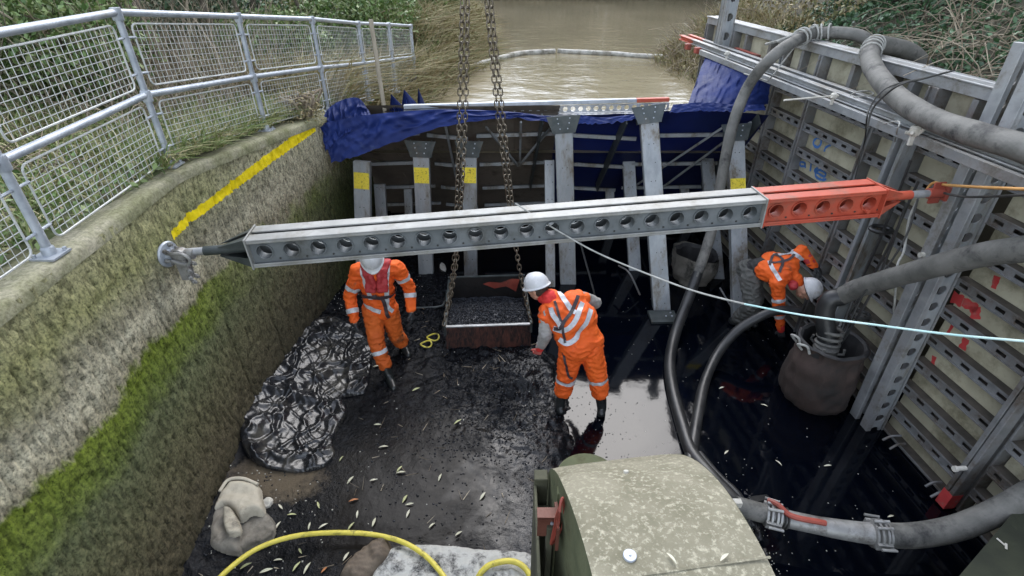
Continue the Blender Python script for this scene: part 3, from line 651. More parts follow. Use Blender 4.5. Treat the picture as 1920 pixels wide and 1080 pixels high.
# waling beam carried across the shoring wall
wa = thing('waling_beam', 'twin channel steel waling beam with red far end, across top of shoring wall', 'beam', W0+Vector((0, 0, 2.8)), rzw)
PINVL = Matrix.Translation((0, 0, -2.8))
def wbuild(name, mb, mat, **k):
    mb.v = [(a, b, c-2.8) for a, b, c in mb.v]; return build(name, mb, mat, wa, local=True, **k)
def chan(s0, s1, d0, d1, z0=2.915, z1=2.99): return MB().box((s0, d0, z1-.014), (s1, d1, z1)).box((s0, d0, z0), (s1, d1, z0+.014)).box((s0, (d0+d1)/2-.006, z0+.014), (s1, (d0+d1)/2+.006, z1-.014))
wbuild('front_channel', chan(2.7, 9.6, .29, .37), 'waling', bevel=.003); wbuild('front_channel_end', chan(9.6, 10.15, .29, .37), 'red_paint', bevel=.003)
wbuild('back_channel', chan(4.9, 9.6, .12, .19), 'waling', bevel=.003); wbuild('back_channel_end', chan(9.6, 10.2, .12, .19), 'red_paint', bevel=.003)
wbuild('back_channel_end', MB().box((4.3, .06, 2.86), (4.75, .08, 3.0)).box((4.3, .06, 3.0), (4.75, .12, 3.012)), 'red_paint_old')
wbuild('back_channel_end', MB().box((7.9, .04, 2.86), (8.6, .06, 2.99)).box((7.9, .04, 2.99), (8.6, .10, 3.0)), 'red_paint_old')
wbuild('lower_channel', MB().box((2.7, .448, 2.845), (9.0, .458, 2.91)).box((2.7, .41, 2.91), (9.0, .458, 2.918)).box((2.7, .41, 2.845), (9.0, .448, 2.853)), 'waling', bevel=.002)
for q in range(60):
    s_ = 2.8+q*.103; wbuild('finger', MB().box((s_, .25, 2.875+random.uniform(-.01, .01)), (s_+.045, .41, 2.895)), 'waling')
for s_ in (9.1, 9.5): wbuild('clamp_block', MB().box((s_, .38, 2.84), (s_+.10, .47, 2.93)), 'red_paint_old', bevel=.01)
def knuckle(px, py, sc_=1.0, label='', mat='stone_pale'):
    sc = sc_*.75; s_, z_ = wl(px, py, .46); p = Wp(s_, .47, z_); mb = MB()
    mb.lathe([(.03*sc, -.05*sc), (.05*sc, -.02*sc), (.05*sc, .03*sc), (.03*sc, .05*sc)], p, (0, 0, 1), 10)
    for k in range(5):
        a = k*1.3; mb.tube([p+Vector((math.cos(a)*.03, math.sin(a)*.03, -.03))*sc, p+Vector((math.cos(a)*.075, math.sin(a)*.06, .03*math.sin(k*2.)))*sc], .017*sc, 8)
    mb.box(p+Vector((-.02, -.015, -.14))*sc, p+Vector((.02, .015, -.03))*sc)
    return tag(build('rail_clamp', mb, mat, smooth=True), label, 'clamp')
knuckle(1718, 245, 1.15, 'pale grease covered clamp on waling beam above the king post')
knuckle(1565, 180, .8, 'small clamp with a long rod on the waling beam above blue numbers')
knuckle(1365, 100, .8, 'small grey clamp on waling beam above the hanging blue tarpaulin')
# a long pin sticking out over the pit
p0 = Wp(*(lambda q: (q[0], .47, q[1]))(wl(1562, 180, .46))); p1 = aY(1470, 188, p0.y-.25)
tag(build('tie_rod', MB().tube([p0, p1], .009, 8), 'stone_pale', smooth=True), 'thin pale rod pointing left from the waling beam clamp', 'rod')
# rope loops around the waling
def cord(name, pts, r, mat, label, cat, n=8, seg=8, parent=None):
    o = build(name, MB().tube(spline(pts, seg), r, n), mat, parent, smooth=True)
    if label: tag(o, label, cat)
    return o
def onw(x, y, d): return aW(x, y, d)
cord('loop_of_cord', [onw(1775, 135, .02), onw(1740, 145, .2), onw(1690, 155, .35), onw(1655, 170, .5), onw(1632, 200, .56), onw(1625, 225, .57), onw(1622, 260, .1), onw(1612, 300, .08), onw(1603, 335, .08)], .007, 'cord_dark', 'dark cord looped over the waling beam and down the shoring wall behind red strut', 'cord')
cord('loop_of_cord', [onw(1655, 232, .45), onw(1685, 228, .57), onw(1682, 245, .57), onw(1676, 270, .10), onw(1662, 310, .06), onw(1652, 345, .06)], .006, 'rope_grey', 'thin grey cord hanging from the waling beam near greasy clamp', 'cord')
cord('loop_of_cord', [onw(1595, 178, .5), onw(1608, 172, .5), onw(1630, 171, .3), onw(1636, 178, .3), onw(1600, 182, .5)], .007, 'rope_grey', 'pale cord loop tied round the channel of the waling beam', 'cord')

# ================================================================== TRENCH STRUT across the pit
SA = Vector((-2.60, 3.43, 2.30)); SB = aW(1775, 360, .30)
ax = (SB-SA).normalized(); LS = (SB-SA).length
def s_at(px):     # distance along the axis whose picture x is px
    lo, hi = 0, LS
    for _ in range(40):
        m_ = (lo+hi)/2; p = SA+ax*m_; w = p.y*cT+(CH-p.z)*sT; x = 960+F*p.x/w
        if x < px: lo = m_
        else: hi = m_
    return lo
b0, b1, b2 = s_at(478), s_at(1418), s_at(1636)
st = thing('trench_strut', 'long perforated steel strut spanning the pit, grey with a red right end', 'strut', SA.lerp(SB, .5)-Vector((0, 0, .12)))
MS = frame(SA, ax); WEB = Matrix(((1, 0, 0, 0), (0, 0, -1, 0), (0, 1, 0, 0), (0, 0, 0, 1)))
def sect(x0, x1, n, mw, mf, nm):
    L = x1-x0; hw, hh = .125, .115
    mb = MB()
    mb.perf(MS @ Matrix.Translation((x0, -hw+.045, 0)) @ WEB, L, 2*hh-.03, L/n, .056, .010, 28, lip=.014, lipw=.007)
    mb.perf(MS @ Matrix.Translation((x0, hw-.045, 0)) @ WEB, L, 2*hh-.03, L/n, .056, .010, 28)
    k = L/n
    for q in range(n):      # through tubes: short liners behind each hole
        cx = x0+(q+.5)*k; vs = []
        for i in range(28):
            a = 2*math.pi*i/28
            for yy in (-hw+.05, -hw+.11): vs.append(MS @ Vector((cx+.0565*math.cos(a), yy, .0565*math.sin(a))))
        mb.add(vs, [(2*i, 2*i+1, 2*((i+1) % 28)+1, 2*((i+1) % 28)) for i in range(28)])
    w = build(nm+'_web', mb, mw, st, smooth=True, angle=35)
    fl = MB()
    for zz in (1, -1):
        z0, z1 = sorted((zz*hh, zz*(hh-.013)))
        fl.box((x0, -hw, z0), (x1, -.022, z1), MS).box((x0, .022, z0), (x1, hw, z1), MS)
        zq0, zq1 = sorted((zz*(hh-.014), zz*(hh-.032)))
        fl.box((x0, -hw, zq0), (x1, -hw+.010, zq1), MS).box((x0, hw-.010, zq0), (x1, hw, zq1), MS)
    fl.box((x0, -.05, hh-.045), (x1, .05, hh-.030), MS)
    build(nm+'_flange', fl, mf, st, bevel=.003)
    sm = MB()
    for q in range(n):
        for zz in (-hh+.05,):
            c = MS @ Vector((x0+(q+1)*k, -hw+.036, zz)); sm.lathe([(.008, 0), (.008, .004)], c, -MS.to_3x3().col[1], 8)
    sm_ = build('bolt_hole', sm, 'cord_dark', st); sm_['kind'] = 'stuff'
    return w
sect(b0, b1, 20, 'beam_web', 'alu_beam', 'grey_beam'); sect(b1+.02, b2, 5, 'red_paint', 'red_paint', 'red_beam')
for x_ in (b0-.012, b1-.004): build('end_plate', MB().box((x_, -.135, -.125), (x_+.012, .135, .125), MS), 'alu_beam', st, bevel=.002)
for x_ in (b1+.010, b2): build('end_plate', MB().box((x_, -.133, -.123), (x_+.010, .133, .123), MS), 'red_paint', st, bevel=.002)
ep = MB()
ep.tube([MS @ Vector((b2-.10, -.09, -.06)), MS @ Vector((b2-.10, -.125, -.06))], .016, 10)
build('pin', ep, 'red_paint', st)
def cone_end(xw, xt, mat, r):
    mb = MB()   # four tapering gusset fins and a sleeve
    q = .115
    for sy, sz in ((1, 1), (-1, 1), (1, -1), (-1, -1)):
        a = MS @ Vector((xw, sy*q, sz*q)); b = MS @ Vector((xt, sy*r*.9, sz*r*.9)); c = MS @ Vector((xw, sy*q, sz*r)); d_ = MS @ Vector((xw, sy*r, sz*q)); e = MS @ Vector((xt, sy*r*.6, sz*r)); 
        mb.add([a, b, c, e, d_], [(0, 1, 3, 4), (0, 2, 1), (0, 4, 2), (1, 2, 3)])
    mb.add([MS @ Vector(v) for v in ((xw, -q, q), (xw, -q, -q), (xt, -r, -r*.2), (xt, -r, r*.2), (xw, q, q), (xw, q, -q), (xt, r, -r*.2), (xt, r, r*.2))], [(4, 5, 6, 7)])
    mb.add([MS @ Vector(v) for v in ((xw, -q, -q), (xw, q, -q), (xt, r, -r), (xt, -r, -r))], [(0, 1, 2, 3)])
    mb.tube([MS @ Vector((xw, 0, 0)), MS @ Vector((xt+(xt-xw)*.45, 0, 0))], r, 18)
    return mb
xl, xr = s_at(412), s_at(1686)
build('gusset', cone_end(b0-.012, xl, 'dark_steel', .036), 'dark_steel', st)
build('gusset', cone_end(b2+.01, xr, 'red_paint', .036), 'red_paint', st)
build('screw_tube', MB().tube([MS @ Vector((.10, 0, 0)), MS @ Vector((b0, 0, 0))], .030, 18), 'galv', st, True)
xa, xb = s_at(1700), s_at(1742)
build('screw_tube', MB().tube([MS @ Vector((xr, 0, 0)), MS @ Vector((xb, 0, 0))], .031, 18), 'galv', st, True)
build('end_shoe', MB().tube([MS @ Vector((xb-.01, 0, 0)), MS @ Vector((LS-.02, 0, 0))], .042, 18).box((LS-.04, -.05, -.06), (LS-.015, .05, .06), MS).box((xb+.02, -.008, -.09), (LS-.04, .008, .09), MS), 'red_paint_old', st, True)
# round wall plate with ball, clevis and bolts
pc = SA+Vector((.02, 0, 0)); mb = MB()
mb.lathe([(.0, -.004), (.095, -.004), (.10, .008), (.092, .02), (.05, .024), (.045, .045), (0, .05)], pc, (1, -.15, 0), 28)
build('wall_plate', mb, 'galv_rail', st, True)
for k in range(6):
    a = k*math.pi/3+.3; q = pc+Vector((.02, math.cos(a)*.072, math.sin(a)*.072)); mb = MB().lathe([(.016, 0), (.016, .018), (.009, .02), (.009, .035)], q, (1, -.15, 0), 6); build('bolt', mb, 'steel_fitting', st, True)
mb = MB(); c = pc+Vector((.10, -.005, -.0))
mb.lathe([(.02, -.05), (.05, -.03), (.055, 0), (.05, .03), (.02, .05)], c, (0, 1, 0), 16)
mb.tube([pc+Vector((.03, 0, .0)), c+Vector((.1, 0, 0))], .038, 14)
mb.tube(spline([pc+Vector((.03, -.05, .03)), c+Vector((.05, -.055, .03)), c+Vector((.09, -.05, -.02)), c+Vector((.05, -.055, -.06)), pc+Vector((.05, -.05, -.03))], 6), .013, 8)
for k in range(3): mb.box(c+Vector((-.03+.0*k, -.045+.035*k, -.20)), c+Vector((.05-.01*k, -.033+.035*k, -.03)))
build('clevis', mb, 'steel_fitting', st, True)
mb = MB()
for k, (dy, dz) in enumerate(((-.04, -.06), (-.03, -.12), (-.05, -.17), (.03, -.20), (-.02, -.22), (.05, -.10))): mb.lathe([(.017, 0), (.017, .03), (.01, .032), (.01, .05)], c+Vector((.03, dy, dz)), (1, -.6, 0), 7)
build('bolt', mb, 'steel_fitting', st, True)

# ================================================================== COFFERDAM
cd = thing('cofferdam', 'temporary frame dam with raking steel props holding the river back', 'dam', (.6, 7.0, 0))
def deck(X, t):      # t 0 at crest, 1 at toe
    return Vector((X, 7.12+2.15*t+.03*math.sin(X*3), 2.40-2.45*t-.05*math.sin(math.pi*t)))
xs_ = np.linspace(-2.32, .62, 6)
for i in range(5):
    for j in range(3):
        a, b = xs_[i]+.003, xs_[i+1]-.003; t0, t1 = j/3+.001, (j+1)/3-.001
        P = [[deck(a, t0), deck(b, t0)], [deck(a, t1), deck(b, t1)]]; mb = MB().grid(P); mb.grid([[p+Vector((0, .02, .02)) for p in r] for r in P][::-1])
        build('deck_panel', mb, 'plywood', cd)
rows = [[deck(x, t)+Vector((0, 0, -.05*math.sin(t*9+x*2)*.6+.015*noise.noise(Vector((x*4, t*6, 1))))) for x in np.linspace(.62, 3.42, 50)] for t in np.linspace(0, 1, 26)]
build('membrane', MB().grid(rows), 'membrane', cd, True)
build('deck_light_stop', MB().grid([[deck(x, t)+Vector((0, .05, .04)) for x in np.linspace(-2.45, .64, 12)] for t in np.linspace(-.02, 1, 6)]), 'plywood', cd)  # added sheet behind the panels, stops daylight leaking through their joints
for t in (.13, .36, .60, .82):
    for a, b in ((-2.3, -1.3), (-1.2, -.62), (-.5, .6), (.75, 1.75), (1.85, 3.3)):
        o_ = Vector((0, -.035, -.03)); build('batten', MB().beam(deck(a, t)+o_, deck(b, t)+o_+Vector((0, 0, .05*math.sin(a*7))), .035, .05), 'prop_steel', cd)
for a, b, t0, t1 in ((-.35, .1, .05, .36), (.1, .55, .36, .05), (.12, .12, .02, .36), (2.9, 1.95, .05, .62), (-.9, -.9, .02, .5), (3.2, 2.2, .02, .9)):
    o_ = Vector((0, -.07, -.06)); build('brace', MB().beam(deck(a, t0)+o_, deck(b, t1)+o_, .03, .03), 'prop_steel', cd)
def prop(foot, head, w=.13, dpt=.10, plate=True, lab=False, hp=.16, name='prop'):
    f, h = Vector(foot), Vector(head); d = (h-f).normalized()
    mb = MB(); m = frame(f-d*.12, d, (0, -1, 0)); L = (h-f).length+.12
    mb.box((0, -w/2, -dpt/2), (L, w/2, dpt/2), m)
    o = build(name, mb, 'prop_steel', cd, bevel=.006)
    # m: x along prop, local z ~ toward camera (-Y)
    hb = MB(); n_h = int(L/.24)
    for q in range(n_h):
        for yy in ((-.03, .03) if q % 2 else (-.035,)): hb.lathe([(.007, 0), (.007, .002)], m @ Vector((.2+q*.24, yy+random.uniform(-.006, .006), dpt/2)), m.to_3x3().col[2], 8)
    sub('bolt_hole', hb, 'cord_dark', o)
    if plate:
        c = h-d*.02; k = MB(); zc = m.to_3x3().col[2]
        mm = frame(c, d, (0, -1, 0))
        k.add([mm @ Vector(v) for v in ((-hp, -w*.62, dpt/2+.004), (-hp, w*.62, dpt/2+.004), (.06, w*.95, dpt/2+.004), (.06, -w*.95, dpt/2+.004), (-hp, -w*.62, dpt/2+.014), (-hp, w*.62, dpt/2+.014), (.06, w*.95, dpt/2+.014), (.06, -w*.95, dpt/2+.014))], [(4, 5, 6, 7), (0, 1, 5, 4), (1, 2, 6, 5), (2, 3, 7, 6), (3, 0, 4, 7), (3, 2, 1, 0)])
        k.box((-hp, -w*.62-.01, -dpt/2), (.05, -w*.62, dpt/2), mm).box((-hp, w*.62, -dpt/2), (.05, w*.62+.01, dpt/2), mm)
        hpn = sub('head_plate', k, 'dark_steel', o)
        bb_ = MB()
        for (a, b) in ((-.03, -.07), (-.03, .07), (-.10, -.05), (-.10, .05), (.03, -.08), (.03, .08)): bb_.lathe([(.009, 0), (.009, .01)], mm @ Vector((a, b, dpt/2+.014)), zc, 6)
        o2 = build('bolt', bb_, 'galv_rail', cd)
    if lab:
        q = (f+d*((lab-f.z)/d.z)); mm = frame(q, d, (0, -1, 0))
        sub('label_plate', MB().box((-.11, -w*.46, dpt/2+.002), (.11, w*.46, dpt/2+.006), mm), 'yellow_plate', o)
    return o
def pz(x, y, z=0): return aZ(x, y, z)
prop(pz(684, 545), aY(679, 302, 6.75), .22, .1, False, 1.62)
prop(pz(800, 520), aY(789, 268, 6.95), .22, .1, True, 1.62)
prop(pz(883, 518), aY(880, 268, 6.95), .20, .1, True, 1.62)
prop(pz(1065, 530), aY(1056, 222, 6.93), .235, .1, True)
prop(pz(1032, 535, 0), aY(1030, 300, 7.2), .14, .08, False)
prop(pz(1240, 578), aY(1215, 205, 6.98), .235, .1, True)
prop(pz(1388, 600), aY(1378, 240, 7.02), .215, .1, True, 1.55)
prop(pz(1190, 505), aY(1178, 300, 7.9), .19, .08, False); prop(pz(1345, 520), aY(1325, 292, 7.9), .19, .08, False)
prop(aY(722, 500, 7.3), aY(712, 345, 7.6), .17, .08, False); prop(aY(1290, 480, 8.3), aY(1282, 340, 8.6), .15, .08, False); prop(aY(1148, 480, 8.3), aY(1142, 340, 8.6), .15, .08, False)
prop(aY(770, 470, 8.3), aY(765, 350, 8.6), .14, .08, False)
# foot plates and chains of the props
fp = aZ(1240, 590, .03); build('foot_plate', MB().box((fp.x-.17, fp.y-.17, -.02), (fp.x+.20, fp.y+.10, .035)), 'dark_steel', cd, bevel=.004)
build('foot_bolt', MB().lathe([(.012, 0), (.012, .02)], fp+Vector((.05, -.05, .0)), n=6).lathe([(.012, 0), (.012, .02)], fp+Vector((.13, -.05, .0)), n=6).lathe([(.012, 0), (.012, .02)], fp+Vector((.13, .03, .0)), n=6), 'galv_rail', cd)
# side returns between head plates and deck (dark triangular brackets)
for (x0_, x1_) in ((1.5, 1.95), (3.25, 2.75), (.4, .62)):
    build('bracket', MB().beam(Vector((x0_, 6.98, 2.36)), deck(x0_-.1, .55)+Vector((0, -.1, -.08)), .02, .16), 'dark_steel', cd)
# crest panel lying on top: rail and comb of openings
ca, cb = aY(757, 205, 7.12), aY(1255, 191, 7.35)
mcr = frame(ca, cb-ca); Lc = (cb-ca).length
crest = build('crest_rail', MB().box((0, .0, .0), (Lc-.45, .07, .05), mcr), 'galv_rail', cd, bevel=.004)
build('crest_rail_end', MB().box((Lc-.45, .0, .0), (Lc, .07, .05), mcr), 'red_paint', cd, bevel=.004)
mb = MB().perf(mcr @ Matrix.Translation((0, -.01, -.055)) @ WEB, Lc, .10, .105, .036, .01, 6)
build('crest_comb', mb, 'galv', cd)
build('crest_base', MB().box((0, -.12, -.125), (Lc, .10, -.11), mcr), 'galv', cd)

# blue tarpaulin draped over the crest
def drape(name, top, bot, label, n=80, m=26, amp=.05, seed=0, ridged=True, mat='tarp_blue', sag=.0):
    tp = spline(top, 16); bt = spline(bot, 16)
    def samp(pl, t):
        q = t*(len(pl)-1); i = min(int(q), len(pl)-2); return pl[i].lerp(pl[i+1], q-i)
    rows = []
    for j in range(m):
        v = j/(m-1); row = []
        for i in range(n):
            u = i/(n-1); a = samp(tp, u); b = samp(bt, u); p = a.lerp(b, v)
            q = Vector((u*7+seed, v*1.6+u*1.5, seed)); f = 0
            for (cx_, cy_, fr_, am_) in ((1, .35, .9, .55), (.5, .9, 1.3, .45), (-.8, .6, 1.7, .35), (.2, 1, 2.6, .22), (1, -.4, 3.3, .16)):
                tq = (q.x*cx_+q.y*cy_)*fr_+noise.noise(q*.9)*1.1+seed; f += am_*abs(2*(tq-math.floor(tq))-1); ed = .35+.65*math.sin(math.pi*min(1, v*1.1+.06))
            p = p+Vector((.2*noise.noise(q*1.7), -1, .35))*((f-.8)*amp*ed)+Vector((0, 0, -sag*math.sin(math.pi*u)*v))
            if v > .9: p.z += .03*noise.noise(Vector((u*22, seed, 0)))
            row.append(p)
        rows.append(row)
    o = build(name, MB().grid(rows), mat, None, smooth=True, angle=None); 
    return tag(o, label, 'tarpaulin')
drape('tarpaulin', [aY(602, 232, 6.62), aY(650, 222, 6.7), aY(720, 212, 6.85), aY(830, 205, 6.98), aY(950, 209, 7.0), aY(1048, 220, 7.0)],
      [aY(622, 306, 6.45), aY(672, 292, 6.55), aY(735, 268, 6.72), aY(840, 236, 6.86), aY(950, 222, 6.9), aY(1048, 232, 6.88)], 'large crumpled blue tarpaulin flap hanging over the left end of the dam', 120, 40, .075, 1)
drape('tarpaulin', [aY(601, 232, 6.60), aY(615, 205, 6.9), aY(640, 188, 7.0), aY(672, 184, 7.0), aY(692, 208, 7.0)], [aY(610, 285, 6.45), aY(632, 262, 6.55), aY(650, 250, 6.62), aY(672, 236, 6.72), aY(698, 222, 6.8)], 'bunched blue tarpaulin heap against the lock wall beneath the fence end', 60, 36, .10, 5)
drape('tarpaulin', [aY(1082, 214, 6.98), aY(1130, 220, 7.0), aY(1200, 212, 7.0), aY(1215, 205, 7.0)], [aY(1080, 232, 6.9), aY(1130, 232, 6.92), aY(1190, 224, 6.93), aY(1212, 215, 6.95)], 'narrow strip of blue tarpaulin tucked along the crest between the two middle props', 50, 12, .03, 9)
drape('tarpaulin', [aY(1262, 196, 7.15), aY(1320, 192, 7.1), aY(1380, 196, 7.05), aY(1432, 196, 7.0)], [aY(1255, 212, 7.05), aY(1320, 208, 7.0), aY(1380, 210, 6.95), aY(1436, 206, 6.9)], 'blue tarpaulin edge folded over the dam crest right of the last head plate', 60, 12, .035, 12)
drape('tarpaulin', [onw(1322, 106, .42), onw(1360, 118, .42), onw(1400, 132, .42), onw(1443, 150, .42)], [aY(1290, 195, 7.4), aY(1335, 200, 7.25), aY(1385, 203, 7.2), aY(1440, 196, 7.05)], 'dark blue tarpaulin hanging from the waling beam down to the dam crest', 60, 40, .07, 20, sag=.0)
# stiff blue peaks poking up behind the crest
def peak(px, label):
    base = [aY(x, y, Y) for x, y, Y in px]; tip = base[0]; cen = sum(base[1:], Vector())/len(base[1:]); mb = MB()
    ring = base[1:]; N = len(ring); rows = []
    for i in range(N-1):
        for k in range(1): pass
    R_ = []
    for j in range(9):
        v = j/8; row = []
        for i in range(24):
            q = i/23*(N-1); a = min(int(q), N-2); b = ring[a].lerp(ring[a+1], q-a)
            p = tip.lerp(b, v); p = p+Vector((0, -1, 0))*(.05*v*math.sin(i*1.9)*(1 if i not in (0, 23) else 0)); row.append(p)
        R_.append(row)
    return tag(build('tarpaulin', MB().grid(R_), 'tarp_blue', smooth=True), label, 'tarpaulin')
peak([(733, 176, 7.25), (730, 212, 7.2), (748, 214, 7.15), (768, 212, 7.2)], 'left one of three stiff blue tarpaulin points standing behind the dam crest')
peak([(757, 167, 7.35), (752, 208, 7.3), (775, 210, 7.2), (792, 205, 7.35)], 'middle and tallest of three stiff blue tarpaulin points behind the dam crest')
peak([(784, 165, 7.45), (782, 205, 7.4), (792, 207, 7.3), (800, 203, 7.45)], 'right and narrowest of three stiff blue tarpaulin points behind the dam crest')

# ================================================================== RIVER BOOM
def waterline(px, z=RW): return [aZ(x, y, z) for x, y in px]
bp_ = waterline([(876, 128), (930, 112), (960, 104), (984, 100), (1040, 97)], RW+.04)
tag(build('floating_boom', MB().tube(spline(bp_, 10), .085, 10), 'boom', smooth=True), 'pale floating boom section nearest the left bank on the brown river', 'boom')
bp_ = waterline([(1046, 96), (1100, 99), (1160, 102), (1200, 105), (1250, 109), (1308, 115)], RW+.04)
pp = spline(bp_, 12); tag(build('floating_boom', MB().tube(pp, .08, 10, radii=[.075+.02*noise.noise(p*2) for p in pp]), 'boom', smooth=True), 'darker floating boom section running to the right bank of the river', 'boom')

# ================================================================== HOSES
def hose(pts, r, mat, label, n=16, seg=10, wob=.004, cat='hose', name='suction_hose'):
    p = spline(pts, seg); rr = [r+wob*noise.noise(q*6) for q in p]
    return tag(build(name, MB().tube(p, r, n, True, rr), mat, None, True), label, cat)
def bands(path, mat, r, name, label=None):   # wire lashings
    mb = MB()
    for c, t in path: 
        m = frame(c, t); pts = [m @ Vector((.004*math.sin(a*3), r*math.cos(a), r*math.sin(a))) for a in np.linspace(0, 2*math.pi, 17)]
        mb.tube(pts, .009, 6, False)
    return mb
h1 = [Wp(6.6, -1.0, 2.95), Wp(6.75, -.55, 3.35), onw(1530, 62, -.12), onw(1492, 76, .25), onw(1447, 108, .62), onw(1404, 160, .72), aY(1374, 235, 6.55), aY(1354, 330, 6.4), aY(1335, 430, 6.2), aY(1302, 530, 5.85), aZ(1268, 620, .14), aZ(1256, 680, .05), aZ(1262, 735, .03), aZ(1280, 800, .03), aZ(1298, 850, .04), aZ(1335, 895, .08), aZ(1372, 935, .2), aZ(1400, 958, .33)]
H1 = hose(h1, .067, 'hose_grey', 'grey suction hose dropping from the waling beam beside the yellow labelled right prop')
H1.data.materials.append(MATS['hose_dark'])
for f_ in H1.data.polygons:
    if f_.center.z < .55+.25*noise.noise(f_.center*5): f_.material_index = 1
mb = MB(); p = spline(h1, 10)
for i in (17, 19, 21, 26, 28):
    m = frame(p[i], p[i+1]-p[i-1]); mb.tube([m @ Vector((.01*math.sin(a*2), .094*math.cos(a), .094*math.sin(a))) for a in np.linspace(0, 6.4, 20)], .011, 6)
mb.tube([p[26], onw(1450, 140, .58), onw(1440, 152, .58), onw(1395, 138, .6)], .008, 6); mb.tube([p[19]+Vector((-.05, 0, .08)), onw(1455, 78, .5), onw(1436, 83, .5)], .016, 6)
b_ = build('lashing_rope', mb, 'rope_grey', None, True); b_.parent = H1
h2 = [Wp(6.1, -1.1, 2.9), Wp(6.15, -.75, 3.25), onw(1652, 84, -.25), onw(1634, 92, -.05), onw(1634, 120, .12), onw(1660, 160, .3), onw(1700, 196, .42), onw(1760, 228, .52), onw(1830, 252, .56), onw(1925, 280, .56), onw(2010, 318, .5)]
H2 = hose(h2, .088, 'hose_grey', 'thick grey hose looped over the shoring wall top and lying along the waling beam')
mb = MB(); p = spline(h2, 10)
for i in (24, 27, 30, 33):
    m = frame(p[i], p[i+1]-p[i-1]); mb.tube([m @ Vector((0, .099*math.cos(a), .099*math.sin(a))) for a in np.linspace(0, 6.4, 20)], .007, 6)
b_ = build('lashing_rope', mb, 'rope_grey', None, True); b_.parent = H2
cord('lashing_rope', [onw(1790, 132, .03), onw(1730, 148, .42), onw(1690, 158, .62), onw(1660, 178, .60), onw(1636, 205, .58), onw(1626, 240, .58)], .008, 'cord_dark', 'cord tied around the thick grey hose on the waling beam', 'cord')
hose([Wp(5.2, -1.5, 3.05), Wp(4.7, -1.1, 3.1), Wp(4.0, -1.2, 3.15), Wp(3.0, -1.1, 3.1)], .08, 'hose_grey', 'grey hose lying on the bank behind the shoring wall')
BC = Vector((3.36, 4.31, 0))        # centre of the filter bag
h3 = [aW(2020, 452, .42), aW(1925, 466, .42), aW(1840, 478, .42), aW(1750, 500, .42), aW(1670, 522, .42), aW(1610, 540, .42), aW(1578, 556, .44)]
hose(h3, .092, 'hose_grey', 'thick grey hose entering from the right frame edge above the filter bag')
e0 = h3[-1]; rim = BC+Vector((-.02, .02, .62))
pump = thing('submersible_pump', 'dirty pump and ribbed elbow lowered into the brown filter bag', 'pump', rim-Vector((0, 0, .5)))
pth = spline([e0, e0+Vector((-.10, .01, -.05)), e0.lerp(rim, .35)+Vector((-.10, .03, .0)), e0.lerp(rim, .7)+Vector((-.03, 0, .0)), rim], 10)
build('elbow', MB().tube(pth, .094, 16), 'hose_dark', pump, True)
mb = MB()
for q in range(5):
    c = e0.lerp(rim, .62+q*.11); t = (rim-e0).normalized(); m = frame(c, t); mb.tube([m @ Vector((0, .108*math.cos(a), .108*math.sin(a))) for a in np.linspace(0, 2*math.pi, 20)], .019, 8, False)
build('rib', mb, 'hose_grey', pump, True)
mb = MB(); mb.lathe([(.10, -.36), (.13, -.34), (.13, -.18), (.10, -.14), (.10, .0), (.12, .02), (.12, .07), (.09, .1)], rim, n=18)
for a in (0.5, 2.2, 4.0, 5.4): mb.tube([rim+Vector((math.cos(a)*.12, math.sin(a)*.12, .03)), rim+Vector((math.cos(a)*.17, math.sin(a)*.17, .06)), rim+Vector((math.cos(a)*.16, math.sin(a)*.16, .12))], .014, 6)
build('housing', mb, 'hose_grey', pump, True)
for k, (dx, cx_) in enumerate(((.05, 1618), (.09, 1632), (.0, 1610))):
    a = aW(cx_+90, 300+40*k, .16+.03*k); b = aW(1600+k*14, 560, .2+.04*k); build('cable', MB().tube(spline([a, a.lerp(b, .5)+Vector((.02, 0, -.02)), b, rim+Vector((.1+.02*k, 0, .12)), rim+Vector((.08, 0, -.05))], 8), .012, 8), 'hose_dark', pump, True)
cl = MB()
for (cx_, cy_) in ((1652, 430), (1612, 590)):
    c = aW(cx_, cy_, .12); m = frame(c, Vector((0, 0, 1))); build('cable_clamp', MB().tube([m @ Vector((0, .10*math.cos(a), .08*math.sin(a))) for a in np.linspace(0, 6.4, 16)], .020, 8), 'hose_dark', pump, True)
h4 = [aZ(1500, 584, .62), aZ(1462, 582, .62), aZ(1428, 592, .55), aZ(1385, 618, .38), aZ(1348, 660, .18), aZ(1322, 715, .07), aZ(1309, 775, .04), aZ(1300, 830, .03), aZ(1290, 880, .03), aZ(1278, 960, .02)]
hose(h4, .056, 'hose_dark', 'black hose arching over the dark water between the bent worker and the crossing hose')
hose([aZ(1310, 850, .05), aZ(1345, 890, .03), aZ(1385, 930, .02), aZ(1400, 960, .0)], .035, 'hose_dark', 'thin black hose on the water beside the concrete block')

# bottom pipe with camlock couplings
pl = [aZ(1380, 948, .36), aZ(1410, 958, .36), aZ(1450, 968, .36), aZ(1480, 974, .36)]
pp_ = thing('pump_pipe', 'grey coupled pipe with red lever crossing the black water at lower right', 'pipe', aZ(1500, 980, 0))
pts = spline([aZ(1380, 948, .36), aZ(1430, 962, .36), aZ(1480, 974, .36), aZ(1560, 990, .36), aZ(1640, 1001, .36), aZ(1710, 1004, .37), aZ(1785, 992, .42), aZ(1855, 966, .52), aZ(1930, 926, .68), aZ(2000, 880, .85)], 10)
def cut(a, b): return pts[a:b+1]
build('hose_section', MB().tube(cut(0, 14), .078, 18), 'hose_grey', pp_, True)
build('metal_section', MB().tube(cut(13, 28), .07, 18), 'steel_fitting', pp_, True)
build('reducer', MB().tube(cut(28, 41), .08, 18, True, [.072+.001*k for k in range(14)]), 'steel_fitting', pp_, True)
build('hose_section', MB().tube(cut(41, 90), .094, 18), 'hose_grey', pp_, True)
